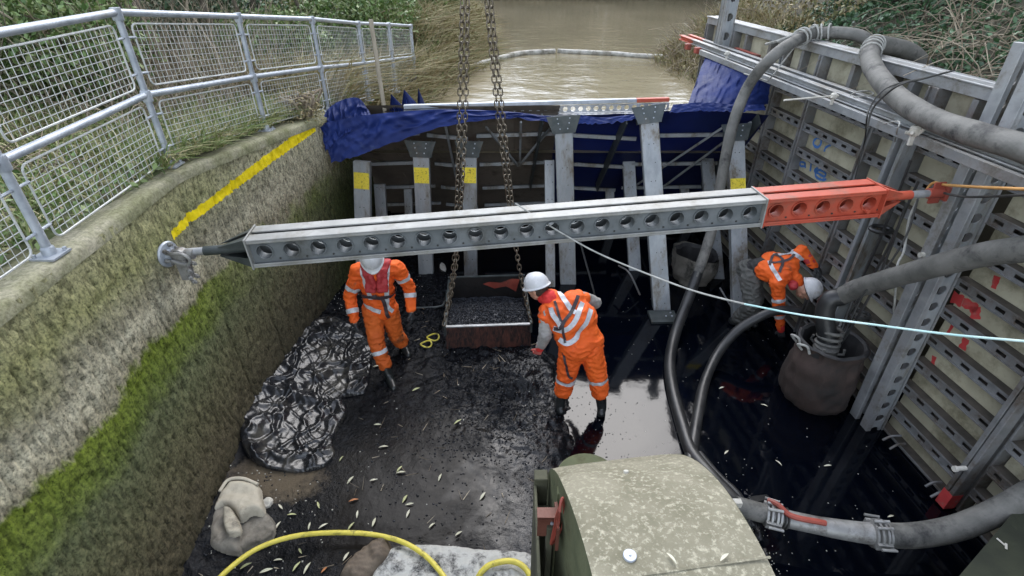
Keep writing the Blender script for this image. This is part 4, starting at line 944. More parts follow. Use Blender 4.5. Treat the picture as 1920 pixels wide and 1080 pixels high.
def collar(i, r):
    c = pts[i]; t = (pts[i+1]-pts[i-1]).normalized(); mb = MB()
    for o_, k in ((-.05, r), (-.02, r+.012), (.02, r+.012), (.05, r)): mb.lathe([(k-.01, -.011), (k+.008, -.008), (k+.008, .008), (k-.01, .011)], c+t*o_, t, 22)
    m = frame(c, t)
    for s_ in (1, -1):
        mb.box((-.06, s_*(r+.012)-.012, -.03), (.05, s_*(r+.012)+.012, .03), m); mb.tube([m @ Vector((.04, s_*(r+.02), .0)), m @ Vector((.06, s_*(r+.05), .02)), m @ Vector((-.05, s_*(r+.055), .025))], .011, 8)
    mb.tube([m @ Vector((-.06, .03, r+.02)), m @ Vector((.05, .03, r+.03))], .012, 8); mb.tube([m @ Vector((-.06, -.03, r+.02)), m @ Vector((.05, -.03, r+.03))], .012, 8)
    return mb
build('coupling', collar(14, .085), 'steel_fitting', pp_, True); build('coupling', collar(41, .095), 'steel_fitting', pp_, True)
rl = [aZ(1440, 938, .46), aZ(1458, 946, .48), aZ(1478, 964, .46), aZ(1500, 972, .46), aZ(1528, 977, .45), aZ(1548, 981, .44)]
build('lever', MB().tube(spline(rl, 6), .022, 8, True), 'red_paint_old', pp_, True)
build('wrap_wire', bands([(pts[17], pts[18]-pts[16]), (pts[18], pts[19]-pts[17]), (pts[19], pts[20]-pts[18])], None, .078, ''), 'cord_dark', pp_, True)
tag(build('wooden_wedge', MB().beam(aZ(1405, 940, .25), aZ(1440, 935, .15), .06, .05), 'hose_dark', bevel=.004), 'dark stub of timber under the start of the lower pipe', 'timber')
# bar clip on right side of the block
tag(build('angle_bracket', MB().box(aZ(1366, 944, .95)+Vector((0, 0, -.05)), aZ(1366, 944, .95)+Vector((.10, .012, .0))).box(aZ(1366, 944, .95)+Vector((0, .012, -.006)), aZ(1366, 944, .95)+Vector((.10, .04, .0))), 'stone_pale'), 'pale twin bar bracket sticking out behind the concrete block', 'bracket')

# yellow hose
hose([aZ(395, 1110, .24), aZ(415, 1080, .22), aZ(480, 1030, .20), aZ(560, 1004, .18), aZ(660, 999, .18), aZ(740, 1011, .19), aZ(795, 1040, .20), aZ(835, 1085, .20), aZ(850, 1120, .2)], .020, 'hose_yellow', 'yellow air hose arching across the silt at the bottom of the picture', name='air_hose', wob=.001)
hose([aZ(895, 1085, .16), aZ(905, 1070, .19), aZ(922, 1058, .22), aZ(958, 1052, .23), aZ(985, 1066, .22), aZ(1003, 1100, .2)], .022, 'hose_yellow', 'short loop of yellow hose on the white slab beside the timber frame', name='air_hose', wob=.001)

# ropes
RA = aY(966, 381, 3.72)
rp = [RA, aY(1010, 410, 3.68), aY(1060, 441, 3.6), aY(1120, 474, 3.5), aY(1200, 508, 3.3), aY(1300, 545, 3.05), aY(1400, 571, 2.8)]
tag(build('tag_rope', MB().tube(spline(rp+[aY(1400, 571, 2.8)], 8), .0065, 6), 'rope_grey', None, True), 'thin grey rope running down from the strut towards the teal length', 'rope')
rp2 = [aY(1396, 570, 2.8), aY(1500, 590, 2.55), aY(1640, 609, 2.25), aY(1780, 627, 2.0), aY(1935, 641, 1.75)]
tag(build('tag_rope', MB().tube(spline(rp2, 8), .0058, 8), 'rope_teal', None, True), 'taut teal and white rope crossing in front of the filter bag to the right edge', 'rope')
q0 = aW(1742, 352, .34)
cord('cable', [q0+Vector((-.02, 0, -.05)), q0+Vector((0, -.02, .05)), aW(1775, 347, .40), aW(1840, 351, .6), aW(1930, 355, .8)], .011, 'cable_orange', 'orange cable hooked over the right end of the strut', 'cable')
cord('cable', [q0, aW(1770, 362, .36), aW(1810, 369, .45), aW(1870, 368, .6), aW(1930, 365, .75)], .009, 'cord_dark', 'dark cable sagging right from the end of the strut', 'cable')
cord('cable', [aW(1722, 370, .3), aW(1700, 440, .35), aW(1660, 505, .42), aW(1615, 555, .5), aW(1590, 590, .45)], .009, 'cord_dark', 'black cable slanting down from the strut to the pump hose', 'cable')
cord('cable', [aW(1722, 372, .3), aW(1705, 410, .3), aW(1695, 470, .3), aW(1682, 500, .45), aW(1678, 560, .2), aW(1674, 620, .12)], .010, 'rope_grey', 'brownish cord hanging beside the black cable in front of the shoring wall', 'cord')
pinw = []
for i, (x0_, y0_, x1_, y1_) in enumerate(((1655, 825, 1690, 817), (1668, 842, 1697, 832), (1735, 912, 1765, 904), (1745, 932, 1780, 921))):
    a, b = aZ(x0_, y0_, .05), aW(x1_, y1_, .01); b.z = max(b.z, .08)
    tag(build('steel_hook', MB().tube(spline([a, a.lerp(b, .4)+Vector((0, 0, .03)), b], 5), .012, 8), 'panel_rail', None, True), ['upper bent steel hook at the foot of the king post', 'second bent steel hook below the king post foot', 'third bent steel hook by the red painted bar foot', 'lowest bent steel hook nearest the red painted bar foot'][i], 'hook')
# hanging rods behind
cord('steel_rod', [aY(1083, 432, 6.5), aY(1095, 480, 6.3), aY(1113, 545, 6.0), aY(1114, 560, 6.0), aY(1120, 578, 5.95)], .013, 'hose_dark', 'rusty steel rod with hook hanging right of the central prop', 'rod')
cord('steel_rod', [aY(1160, 498, 6.6), aY(1180, 512, 6.4), aZ(1200, 553, .05)], .013, 'panel_rail', 'dark rod leaning in the water left of the battered prop', 'rod')
cord('steel_rod', [aY(1350, 540, 6.3), aZ(1380, 590, .05)], .012, 'panel_rail', 'short rod leaning in the water by the right prop', 'rod')

# ================================================================== FILTER BAG (round the pump) and smaller bag behind
def bagmesh(c, prof, n=64, fold=.03, seed=0, squash=1.0):
    rows = []
    for r_, h_ in prof:
        row = []
        for k in range(n+1):
            a = 2*math.pi*(k % n)/n; f = noise.noise(Vector((math.cos(a)*1.6, math.sin(a)*1.6, h_*1.5+seed)))+.6*(1-abs(2*noise.noise(Vector((math.cos(a)*2.5, math.sin(a)*2.5, h_*5+seed+4)))))
            rr = r_+fold*f; row.append(Vector(c)+Vector((rr*math.cos(a), rr*squash*math.sin(a), h_+.02*noise.noise(Vector((math.cos(a)*2, math.sin(a)*2, seed))))))
        rows.append(row)
    return rows
prof = []
for t in np.linspace(0, 1, 26): prof.append((float(np.interp(t, [0, .06, .2, .45, .7, .88, 1], [.20, .28, .335, .345, .325, .29, .315])), (.84*t-.06)))
rows = bagmesh(BC, prof, fold=.045, seed=3)
inn = [(.31, .73), (.285, .70), (.29, .55), (.30, .40), (.0, .35)]
fb = thing('filter_bag', 'large brown fabric filter bag standing in the black water by the shoring wall', 'bag', BC)
build('bag_body', MB().grid(rows), 'bag_brown', fb, True)
build('bag_lining', MB().grid(bagmesh(BC, [(.325, .77), (.30, .79), (.275, .77), (.275, .6), (.28, .4), (.01, .36)], fold=.02, seed=3)), 'black_cloth', fb, True)
mb = MB()
for a in (2.9, 3.3, .9): mb.tube(spline([BC+Vector((math.cos(a)*.33, math.sin(a)*.33, .70)), BC+Vector((math.cos(a)*.40, math.sin(a)*.40, .78)), BC+Vector((math.cos(a+.2)*.36, math.sin(a+.2)*.36, .80)), BC+Vector((math.cos(a+.3)*.33, math.sin(a+.3)*.33, .72))], 6), .013, 6)
build('handle', mb, 'rope_grey', fb, True)
B2 = aZ(1305, 540, .0)+Vector((0, .25, .0))
pf = [(float(np.interp(t, [0, .1, .35, .7, 1], [.15, .24, .29, .31, .30])), .52*t-.05) for t in np.linspace(0, 1, 18)]
rows = bagmesh(B2, pf, fold=.05, seed=11)
for j, row in enumerate(rows):
    for p in row: p.x += (p.z)*-.05; p.z += (-(p.x-B2.x)*.12)*(j/18)
b2 = thing('open_bag', 'slumped open grey fabric bag in the water between two props', 'bag', B2)
build('bag_body', MB().grid(rows), 'bag_grey', b2, True)
build('bag_lining', MB().grid(bagmesh(B2+Vector((-.02, 0, .0)), [(.30, .46), (.26, .42), (.25, .2), (.01, .15)], fold=.03, seed=11)), 'black_cloth', b2, True)

# ================================================================== SKIP BOX
fl, fr = aZ(838, 668, .0), aZ(998, 660, .0); fl.y = 5.0; fr.y = 5.06; fl.z = fr.z = .05; fl.x = -.80; fr.x = .23
sb = thing('skip_box', 'rusty red steel skip box half full of wet black gravel, hung on chains', 'skip', (fl+fr)/2+Vector((0, .5, 0)))
ex = (fr-fl).normalized(); ey = Vector((-ex.y, ex.x, 0)); Lb = (fr-fl).length; Db = 1.08; Hb = .38; ms = frame(fl, ex)
build('front_wall', MB().box((0, 0, 0), (Lb, .012, Hb), ms), 'skip_paint', sb)
build('rim', MB().box((-.01, -.012, Hb), (Lb+.01, .022, Hb+.014), ms), 'galv', sb)
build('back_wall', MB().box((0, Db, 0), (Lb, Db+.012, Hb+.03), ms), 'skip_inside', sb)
build('back_patch', MB().add([ms @ Vector(v) for v in ((.46, Db-.004, .30), (.62, Db-.004, .22), (.78, Db-.004, .25), (.92, Db-.004, .16), (.97, Db-.004, .36), (.86, Db-.004, .37), (.70, Db-.004, .31), (.55, Db-.004, .33))], [(0, 1, 2, 3, 4, 5, 6, 7)]), 'red_paint_old', sb)
build('rim', MB().box((-.01, Db-.01, Hb+.03), (Lb+.01, Db+.022, Hb+.044), ms), 'dark_steel', sb)
for x_ in (0, Lb-.012): build('side_wall', MB().box((x_, .012, 0), (x_+.012, Db, Hb+.0), ms), 'skip_paint', sb)
for x_ in (-.012, Lb-.02): build('rim', MB().box((x_, .022, Hb), (x_+.032, Db-.01, Hb+.014), ms), 'dark_steel', sb)
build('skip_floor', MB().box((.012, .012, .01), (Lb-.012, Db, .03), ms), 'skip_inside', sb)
for x_ in (.0, Lb): 
    build('lifting_lug', MB().box((x_-.012, -.03, Hb-.10), (x_+.012, .0, Hb+.05), ms), 'dark_steel', sb)
# gravel load: bed plus pebbles
gxs = np.linspace(.014, Lb-.014, 60); gys = np.linspace(.014, Db-.02, 60); GX, GY = np.meshgrid(gxs, gys, indexing='ij')
def gz(x, y): return .30-.20*np.clip((y-.45)/.45, 0, 1)+.05*(fbm(x*4, y*4, x*0, 3)-.5)-.04*np.clip((x-.6)*2, 0, 1)
GZ = gz(GX, GY)+.03*(fbm(GX*25, GY*25, GX*0+3, 2)-.5)
V_, F_ = gridnp(GX, GY, GZ); V_ = np.array([list(ms @ Vector(v)) for v in V_]); kind(np_mesh('gravel', V_, F_, 'gravel_wet', sb, True), 'stuff')
def pebbles(name, C, r, mat, parent=None):
    n = len(C); ico = np.array([(0, 0, 1), (1, 0, 0), (0, 1, 0), (-1, 0, 0), (0, -1, 0), (0, 0, -1)], float)
    tri = np.array([(0, 1, 2), (0, 2, 3), (0, 3, 4), (0, 4, 1), (5, 2, 1), (5, 3, 2), (5, 4, 3), (5, 1, 4)])
    S = r*(.5+np.random.rand(n, 1, 3)*.9)
    A = np.random.rand(n)*6.28; ca, sa = np.cos(A), np.sin(A)
    P = ico[None]*S*(1+.3*(np.random.rand(n, 6, 1)-.5)); Q = P.copy(); Q[..., 0] = P[..., 0]*ca[:, None]-P[..., 1]*sa[:, None]; Q[..., 1] = P[..., 0]*sa[:, None]+P[..., 1]*ca[:, None]
    V = (C[:, None]+Q).reshape(-1, 3); Fc = (tri[None]+np.arange(n)[:, None, None]*6).reshape(-1, 3)
    return np_mesh(name, V, Fc, mat, parent, True)
n = 2600; cx_ = np.random.rand(n)*(Lb-.06)+.03; cy_ = np.random.rand(n)*(Db-.1)+.03
C = np.stack([cx_, cy_, gz(cx_, cy_)+.006], 1); C = np.array([list(ms @ Vector(v)) for v in C])
kind(pebbles('gravel', C, .013, 'gravel_wet', sb), 'stuff')
# loose wet stones over the silt
def scatter(n, fn, r, mat, name='gravel'):
    P = []
    while len(P) < n:
        x = random.uniform(-2.6, .55); y = random.uniform(2.0, 6.8)
        if random.random() < fn(x, y): P.append((x, y))
    P = np.array(P); z = sludge_z(P[:, 0], P[:, 1]); ok = (z > -.01) & ~((P[:, 0] < -1.6) & (P[:, 1] < 5.7) & (P[:, 1] > 3.2)); P = P[ok]; z = z[ok]
    return kind(pebbles(name, np.stack([P[:, 0], P[:, 1], z+r*.2], 1), r, mat), 'stuff')
scatter(4500, lambda x, y: .9*math.exp(-((x+.15)**2/.5+(y-4.2)**2/.55))+.6*math.exp(-((x+1.1)**2/.6+(y-5.9)**2/.5))+.05, .010, 'gravel_wet')
scatter(420, lambda x, y: .8*math.exp(-((x+2.3)**2/.05+(y-5.3)**2/1.2))+.5*math.exp(-((x+2.3)**2/.15+(y-3.1)**2/.1))+.05*(x < -1.2)+.012, .008, 'stone_pale', 'grit')

# ================================================================== CHAINS
def link_mesh(L, w, r):
    pts = []; hs = L/2-w/2
    for k in range(8): a = -math.pi/2+math.pi*k/7; pts.append(Vector((hs+w/2*math.cos(a), w/2*math.sin(a), 0)))
    for k in range(8): a = math.pi/2+math.pi*k/7; pts.append(Vector((-hs+w/2*math.cos(a), w/2*math.sin(a), 0)))
    mb = MB(); N = len(pts)
    for i, p in enumerate(pts):
        t = (pts[(i+1) % N]-pts[i-1]).normalized(); c = Vector((0, 0, 1)).cross(t)
        for k in range(7): th = 2*math.pi*k/7; mb.v.append(tuple(p+c*math.cos(th)*r+Vector((0, 0, 1))*math.sin(th)*r))
    for i in range(N):
        for k in range(7): mb.f.append((i*7+k, i*7+(k+1) % 7, ((i+1) % N)*7+(k+1) % 7, ((i+1) % N)*7+k))
    me = bpy.data.meshes.new('link'); me.from_pydata(mb.v, [], mb.f); me.materials.append(MATS['chain_steel']); me.polygons.foreach_set('use_smooth', [True]*len(me.polygons)); return me
LM = link_mesh(.074, .043, .0068)
HK = aY(896, -300, 5.35)
def chain(label, strands):
    t = thing('lifting_chain', label, 'chain', strands[0][-1]); inv = PINV[t.name]
    for pts in strands:
        p = resample(spline(pts, 20), .058)
        for i in range(len(p)-1):
            d = (p[i+1]-p[i]).normalized(); m = frame((p[i]+p[i+1])/2, d, (0, 1, .1)); tw = (i % 2)*math.pi/2+math.pi/4+i*.05
            o = bpy.data.objects.new('link', LM); COL.objects.link(o); o.parent = t; o.matrix_parent_inverse = inv
            o.matrix_basis = m @ Matrix.Rotation(tw, 4, 'X')
    return t
cFL = ms @ Vector((-.02, -.04, Hb+.0)); cFR = ms @ Vector((Lb+.01, -.04, Hb+.0))
jl = aY(853, 470, 5.2); jr = aY(966, 455, 5.2)
t1 = chain('left pair of rusty lifting chains running down to the left front corner of the skip', [[aY(867, 0, 5.3), aY(862, 200, 5.28), aY(857, 360, 5.25), jl, aY(845, 540, 5.12), cFL], [aY(877, 0, 5.3), aY(873, 200, 5.28), aY(866, 360, 5.22), jl+Vector((.03, 0, 0)), aY(851, 520, 5.15), aY(841, 580, 5.1)]])
t2 = chain('right pair of rusty lifting chains running down to the right front corner of the skip', [[aY(912, 0, 5.3), aY(932, 200, 5.28), aY(951, 360, 5.25), jr, aY(979, 530, 5.12), cFR], [aY(920, 0, 5.3), aY(941, 200, 5.28), aY(957, 350, 5.25), jr+Vector((.01, 0, 0))]])
for t, xs in ((t1, (867, 877)), (t2, (912, 920))):        # upper length to the crane hook, outside the picture
    for x in xs:
        a = aY(x, 0, 5.3); p = resample([a, a.lerp(HK, .5), HK], .058)
        o = build('upper_run', MB().tube([a, HK], .012, 6), 'chain_steel', t, True)
tag(build('crane_hook', MB().lathe([(.02, -.1), (.07, -.06), (.08, .05), (.05, .12), (.012, .14), (.012, 4)], HK, n=14), 'dark_steel', None, True), 'crane hook block above the picture carrying the skip chains', 'hook')

# ================================================================== CONCRETE GATE BLOCK in the foreground
bk = thing('gate_block', 'speckled rounded concrete block with mossy side at bottom centre right', 'block', (.6, 1.5, 0))
prf = [(1.0+1.1*math.sin(R(a)), 1.165+1.1*math.cos(R(a))) for a in range(-35, 91, 5)]+[(2.1, .6), (2.1, -.2)]
def Lx(y, z): return float(np.interp(y, [.3, 1.0, 1.55, 1.86, 2.1], [.36, .305, .24, .215, .21]))
def Rx(y, z): return float(np.interp(y, [.3, 1.0, 1.5, 1.95, 2.1], [1.02, .975, .945, .905, .90]))
rows = []
for (y, z) in prf:
    l, r_ = Lx(y, z), Rx(y, z); row = []
    for k in range(17):
        u = k/16; yy = y+.10*u*(y > 0); e = .012*(1-abs(2*u-1)**8); q = Vector((l+(r_-l)*u, yy, z)); row.append(q+Vector((0, 0, noise.noise(q*6)*.006+e-.012)))
    rows.append(row)
build('rounded_top', MB().grid(rows), 'block_concrete', bk, True)
lf = [[(Lx(y, z), y, z-.012), (Lx(y, z)+.0, y, -.2)] for y, z in prf[:-2]]; build('side_face', MB().grid(lf), 'algae_green', bk)
rf = [[(Rx(y, z), y+.10, -.2), (Rx(y, z), y+.10, z-.012)] for y, z in prf[:-2]]; build('side_face', MB().grid(rf), 'algae_green', bk)
# joint line across the top, washer and paint spots
jl_ = [aZ(x, y, 2.24) for x, y in ((1205, 1079), (1300, 1066), (1440, 1048))]
def on_block(x, y):     # point of the drum surface under a pixel
    D = ray(x, y); lo, hi = .5, 4
    for k in range(60):
        m_ = (lo+hi)/2; p = Vector((0, 0, CH))+D*m_; yy = p.y-.05
        inside = p.z < (1.165+math.sqrt(max(0, 1.21-(yy-1.0)**2)) if yy < 2.1 else -9)
        if inside: hi = m_
        else: lo = m_
    return Vector((0, 0, CH))+D*lo
def bnorm(p): return Vector((0, p.y-.05-1.0, p.z-1.165)).normalized()
p = on_block(1181, 1042); build('washer', MB().lathe([(.006, .002), (.024, .002), (.026, .0), (.026, -.01)], p+bnorm(p)*.004, bnorm(p), 22).lathe([(.0, .007), (.006, .006), (.006, .0)], p+bnorm(p)*.004, bnorm(p), 8), 'galv_rail', bk)
for x, y, s_ in ((1174, 884, .011), (1279, 925, .012), (1143, 866, .009)):
    p = on_block(x, y); build('paint_spot', MB().lathe([(s_, .002), (s_*1.15, 0), (s_*1.15, -.01)], p+bnorm(p)*.003, bnorm(p), 14), 'stone_pale', bk)
mb = MB()
for a, b in zip([(1205, 1079), (1250, 1073), (1300, 1066), (1350, 1059), (1400, 1052)], [(1250, 1073), (1300, 1066), (1350, 1059), (1400, 1052), (1444, 1046)]):
    p, q = on_block(*a), on_block(*b); mb.beam(p+bnorm(p)*.004, q+bnorm(q)*.004, .008, .006)
build('joint_line', mb, 'block_concrete', bk)
# round green pier nose behind
tag(build('pier_nose', MB().lathe([(.24, -1.4), (.24, -.12), (.22, -.05), (.16, -.01), (0, .0)], (.52, 2.30, 1.22), n=32), 'algae_green', None, True), 'mossy green rounded pier top showing behind the concrete block', 'pier')
# timber guide frame on its left
tf = thing('sluice_guide', 'mossy timber and steel gate frame against the left side of the concrete block', 'frame', (.15, 1.6, 0))
build('guide_board', MB().box((.125, 1.86, -.1), (.20, 1.93, 1.745)), 'algae_wood', tf, bevel=.004)
build('guide_board', MB().box((.122, 1.10, -.1), (.138, 1.86, 1.70)), 'algae_wood', tf, bevel=.003)
build('guide_board', MB().box((.145, 1.78, -.1), (.21, 1.84, 1.55)), 'algae_wood', tf, bevel=.003)
build('guide_board', MB().box((.17, 1.5, -.1), (.20, 1.56, 1.85)), 'algae_wood', tf, bevel=.003)
build('guide_board', MB().box((.225, 1.62, -.1), (.25, 1.67, 1.95)), 'algae_green', tf, bevel=.003)
p = aY(1008, 958, 1.55)
br = build('steel_bracket', MB().box((p.x, 1.52, p.z-.16), (p.x+.10, 1.53, p.z)).box((p.x-.003, 1.505, p.z-.01), (p.x+.095, 1.56, p.z)).box((p.x-.003, 1.505, p.z+.006), (p.x+.095, 1.56, p.z+.014)).box((p.x+.085, 1.45, p.z-.17), (p.x+.10, 1.6, p.z+.0)), 'brown_steel', tf)
sub('bolt', MB().lathe([(.009, 0), (.009, .008)], (p.x+.07, 1.52, p.z-.05), (0, -1, 0), 8), 'galv_rail', br)
mb = MB(); c0 = aY(1052, 940, 1.50)
for k in range(4):
    pts_ = [aY(1053+k, 934, 1.49), aY(1050-2*k, 960, 1.46), aY(1048-3*k, 985, 1.46), aY(1038-2*k, 1012+k*3, 1.47), aY(1045, 1008, 1.50), aY(1056+k, 975, 1.52), aY(1056, 950, 1.50), aY(1053+k, 934, 1.49)]
    mb.tube(spline(pts_, 5), .003, 6)
mb.tube(spline([aY(1050, 960, 1.44), aY(1051, 945, 1.46), aY(1055, 934, 1.48), aY(1057, 950, 1.5)], 4), .007, 8)
tag(build('strap', mb, 'red_paint_old', None, True), 'orange red strap looped round the brown steel bracket', 'strap')
# dark abutment corner, lower right
ab = MB().add([tuple(aZ(1775, 1110, .62)), tuple(aZ(1945, 905, .62)), tuple(aZ(2300, 905, .62)), tuple(aZ(2300, 1300, .62))], [(0, 3, 2, 1)])
a0, a1, a2, a3 = [aZ(x, y, .62) for x, y in ((1760, 1125), (1945, 908), (2300, 908), (2300, 1300))]; dn_ = Vector((0, 0, -.9))
tag(build('abutment', MB().add([a0, a1, a2, a3, a0+dn_, a1+dn_, a2+dn_, a3+dn_], [(0, 3, 2, 1), (0, 1, 5, 4), (1, 2, 6, 5), (3, 0, 4, 7), (2, 3, 7, 6)]), 'dark_abutment', None), 'dark concrete ledge in the lower right corner of the pit', 'ledge')
p = aZ(1884, 1022, .63); tag(build('litter_scrap', MB().beam(p, p+Vector((-.02, .05, .004)), .012, .004).beam(p+Vector((-.015, -.03, .002)), p+Vector((.015, .01, .004)), .014, .004), 'stone_pale'), 'small white scrap on the dark ledge at lower right', 'scrap')

# ================================================================== HEAPED SHEETS, SACKS, SLAB
def inpoly(x, y, P):
    c = False; j = len(P)-1
    for i in range(len(P)):
        if ((P[i][1] > y) != (P[j][1] > y)) and x < (P[j][0]-P[i][0])*(y-P[i][1])/(P[j][1]-P[i][1]+1e-12)+P[i][0]: c = not c
        j = i
    return c
def heap(name, px, z0, h, mat, label, cat, step=.014, ridge=.05, fr=5, fine=.01, er=.06, seed=0, lift=None, parent=None, sharp=False):
    P = [(q.x, q.y) for q in (aZ(x, y, z0) for x, y in px)]
    P = [(p.x, p.y) for p in spline([Vector((a, b, 0)) for a, b in P+[P[0]]], 4)][:-1]; A = np.array(P); B = np.roll(A, -1, 0)
    x0_, y0_ = A.min(0)-step*2; x1_, y1_ = A.max(0)+step*2; xs = np.arange(x0_, x1_, step); ys = np.arange(y0_, y1_, step)
    X, Y = np.meshgrid(xs, ys, indexing='ij')
    d = np.full(X.shape, 9.); ins = np.zeros(X.shape, bool)
    for a, b in zip(A, B):
        t = np.clip(((X-a[0])*(b[0]-a[0])+(Y-a[1])*(b[1]-a[1]))/(((b-a)**2).sum()+1e-12), 0, 1)
        d = np.minimum(d, np.hypot(X-a[0]-t*(b[0]-a[0]), Y-a[1]-t*(b[1]-a[1])))
        cr = (a[1] > Y) != (b[1] > Y); ins ^= cr & (X < (b[0]-a[0])*(Y-a[1])/((b[1]-a[1])+1e-12)+a[0])
    wx = fbm(X*2.2, Y*2.2, X*0+seed, 3)*1.1; r1 = 1-np.abs(2*fbm(X*fr+wx*3, Y*fr-wx*3, X*0+seed+2, 2)-1)*2.2; r2 = 1-np.abs(2*fbm(X*fr*2.3+wx*2, Y*fr*2.3, X*0+seed+5, 2)-1)*2.2
    e = 1-np.exp(-np.where(ins, d, 0)/er)
    tri = 0
    for k_ in range(6):
        an = k_*k_*.83+seed*.7; f_ = fr*(.32, .55, .85, 1.3, 2.1, 3.2)[k_]; q_ = (X*math.cos(an)+Y*math.sin(an))*f_+1.5*fbm(X*(1.6+k_*.5), Y*(1.6+k_*.5), X*0+seed+k_, 3)+k_*.37; fq = 2*(q_-np.floor(q_))-1; amp_ = (1.0, .8, .6, .45, .28, .18)[k_]; tri = tri+(amp_*np.abs(fq) if not sharp else amp_*(.35*np.abs(fq)+1.1*np.exp(-(fq*(6-k_*.5))**2)))
    Z = h*e+e*ridge*1.15*(tri-1.6)+fine*(fbm(X*30, Y*30, X*0, 2)-.5)
    base = sludge_z(X, Y) if lift is None else (lift(X, Y) if callable(lift) else np.full(X.shape, lift))
    Z = np.maximum(base+np.maximum(Z, -.01), -.05); Z = np.where(ins, Z+.012, base-.03)
    V, Fc = gridnp(X, Y, Z); keep = ins.ravel()[Fc].any(1); Fc = Fc[keep]
    used = np.unique(Fc); rm = -np.ones(len(V), int); rm[used] = np.arange(len(used))
    o = np_mesh(name, V[used], rm[Fc], mat, parent, True); return tag(o, label, cat) if label else o
heap('plastic_sheet', [(455, 775), (456, 820), (466, 860), (492, 878), (545, 882), (600, 872), (625, 850), (622, 822), (634, 795), (650, 765), (640, 740), (665, 735), (686, 728), (694, 690), (697, 650), (675, 620), (640, 603), (608, 606), (570, 632), (540, 662), (510, 692), (478, 735)], .14, .04, 'black_plastic', 'crumpled shiny black plastic sheet lying along the foot of the lock wall', 'sheet', .008, .040, 2.4, .006, .03, 3, sharp=True, lift=lambda X, Y: .115+.22*np.clip((-X-1.9)/.8, 0, 1)**1.5)
sk_ = thing('cloth_sack', 'pale folded cloth sack lying against the wall at lower left', 'sack', aZ(450, 970, .05))
heap('fold', [(398, 955), (415, 940), (440, 948), (450, 975), (452, 1000), (449, 1033), (400, 1028), (390, 1010), (392, 980)], .2, .05, 'sack_dark', None, None, .008, .030, 4, .003, .02, 21, lift=.16, parent=sk_)
heap('fold', [(444, 965), (462, 955), (490, 952), (508, 968), (512, 985), (505, 1003), (470, 1018), (444, 1032), (440, 1000)], .19, .04, 'sack_dark', None, None, .008, .028, 4.5, .003, .018, 25, lift=.14, parent=sk_)
heap('fold', [(428, 899), (455, 897), (483, 907), (487, 925), (492, 955), (468, 957), (448, 970), (434, 950), (415, 944), (399, 950), (410, 922)], .27, .045, 'sack_pale', None, None, .008, .022, 3.5, .003, .018, 33, lift=.22, parent=sk_)
heap('fold', [(417, 950), (431, 950), (446, 975), (448, 994), (426, 999), (418, 980)], .30, .02, 'sack_cloth', None, None, .006, .014, 6, .002, .010, 41, lift=.27, parent=sk_)
build('hem', MB().tube(spline([aZ(412, 921, .27), aZ(428, 900, .275), aZ(455, 897, .28), aZ(484, 908, .275)], 8), .014, 8), 'sack_pale', sk_, True)
heap('mud_lump', [(635, 1085), (650, 1058), (690, 1022), (725, 1012), (735, 1030), (735, 1050), (700, 1080), (680, 1100)], .10, .10, 'mud_brown', 'brown lump of mud beside the white slab at bottom', 'mud', .009, .03, 6, .03, .03, 31)
heap('rubble_slab', [(690, 1100), (715, 1060), (745, 1030), (830, 1028), (900, 1036), (975, 1040), (1003, 1055), (1010, 1110), (850, 1130)], .06, .07, 'slab_white', 'white streaked slab partly buried in silt at bottom centre', 'slab', .012, .012, 5, .02, .03, 41)
heap('mud_stone', [(900, 1090), (915, 1072), (950, 1066), (985, 1078), (990, 1110), (930, 1120)], .1, .10, 'slab_white', 'pitted pale stone under the short yellow hose loop', 'stone', .009, .02, 9, .02, .03, 55, lift=.08)
for i, (px, lab) in enumerate((([(370, 1035), (395, 985), (403, 1000), (380, 1040)], 'dark timber batten end beside the pale cloth sack'), ([(478, 895), (505, 882), (512, 888), (487, 902)], 'short weathered board between plastic sheet and sack'))):
    a = aZ(*px[0], .09); b = aZ(*px[1], .12); tag(build('timber_piece', MB().beam(a, b, .05, .03), 'wood_stake' if i else 'algae_wood', bevel=.003), lab, 'timber')
heap('white_scrap', [(492, 942), (500, 934), (512, 936), (508, 948), (498, 954)], .12, .02, 'stone_pale', 'torn white scrap beside the corner of the pale sack', 'scrap', .006, .012, 14, .004, .01, 77)
# yellow goggles-like pair of rings
g1, g2 = aZ(812, 632, .13), aZ(799, 645, .13); mb = MB()
for c, a_ in ((g1, .055), (g2, .05)):
    mb.tube([c+Vector((1.35*a_*math.cos(t), 1.0*a_*math.sin(t)*1.2, .012*math.sin(t*2))) for t in np.linspace(0, 2*math.pi, 22)], .0095, 7, False)
tag(build('yellow_rings', mb, 'hose_yellow', None, True), 'pair of yellow plastic rings joined on the black silt near the skip', 'rings')
# side bracket bar in silt behind worker
cord('steel_bar', [aZ(770, 578, .1), aZ(822, 575, .12), aZ(834, 566, .14), aZ(838, 545, .14)], .014, 'dark_steel', 'bent dark bar half sunk in silt behind the skip', 'bar')
for (x, y, lab) in ((826, 495, 'white rag lying in the silt beside the second labelled prop'),):
    heap('pale_rag', [(x-8, y), (x-3, y-9), (x+7, y-6), (x+9, y+5), (x, y+10)], .1, .012, 'stone_pale', lab, 'rag', .008, .008, 9, .004, .02, x, lift=.03)

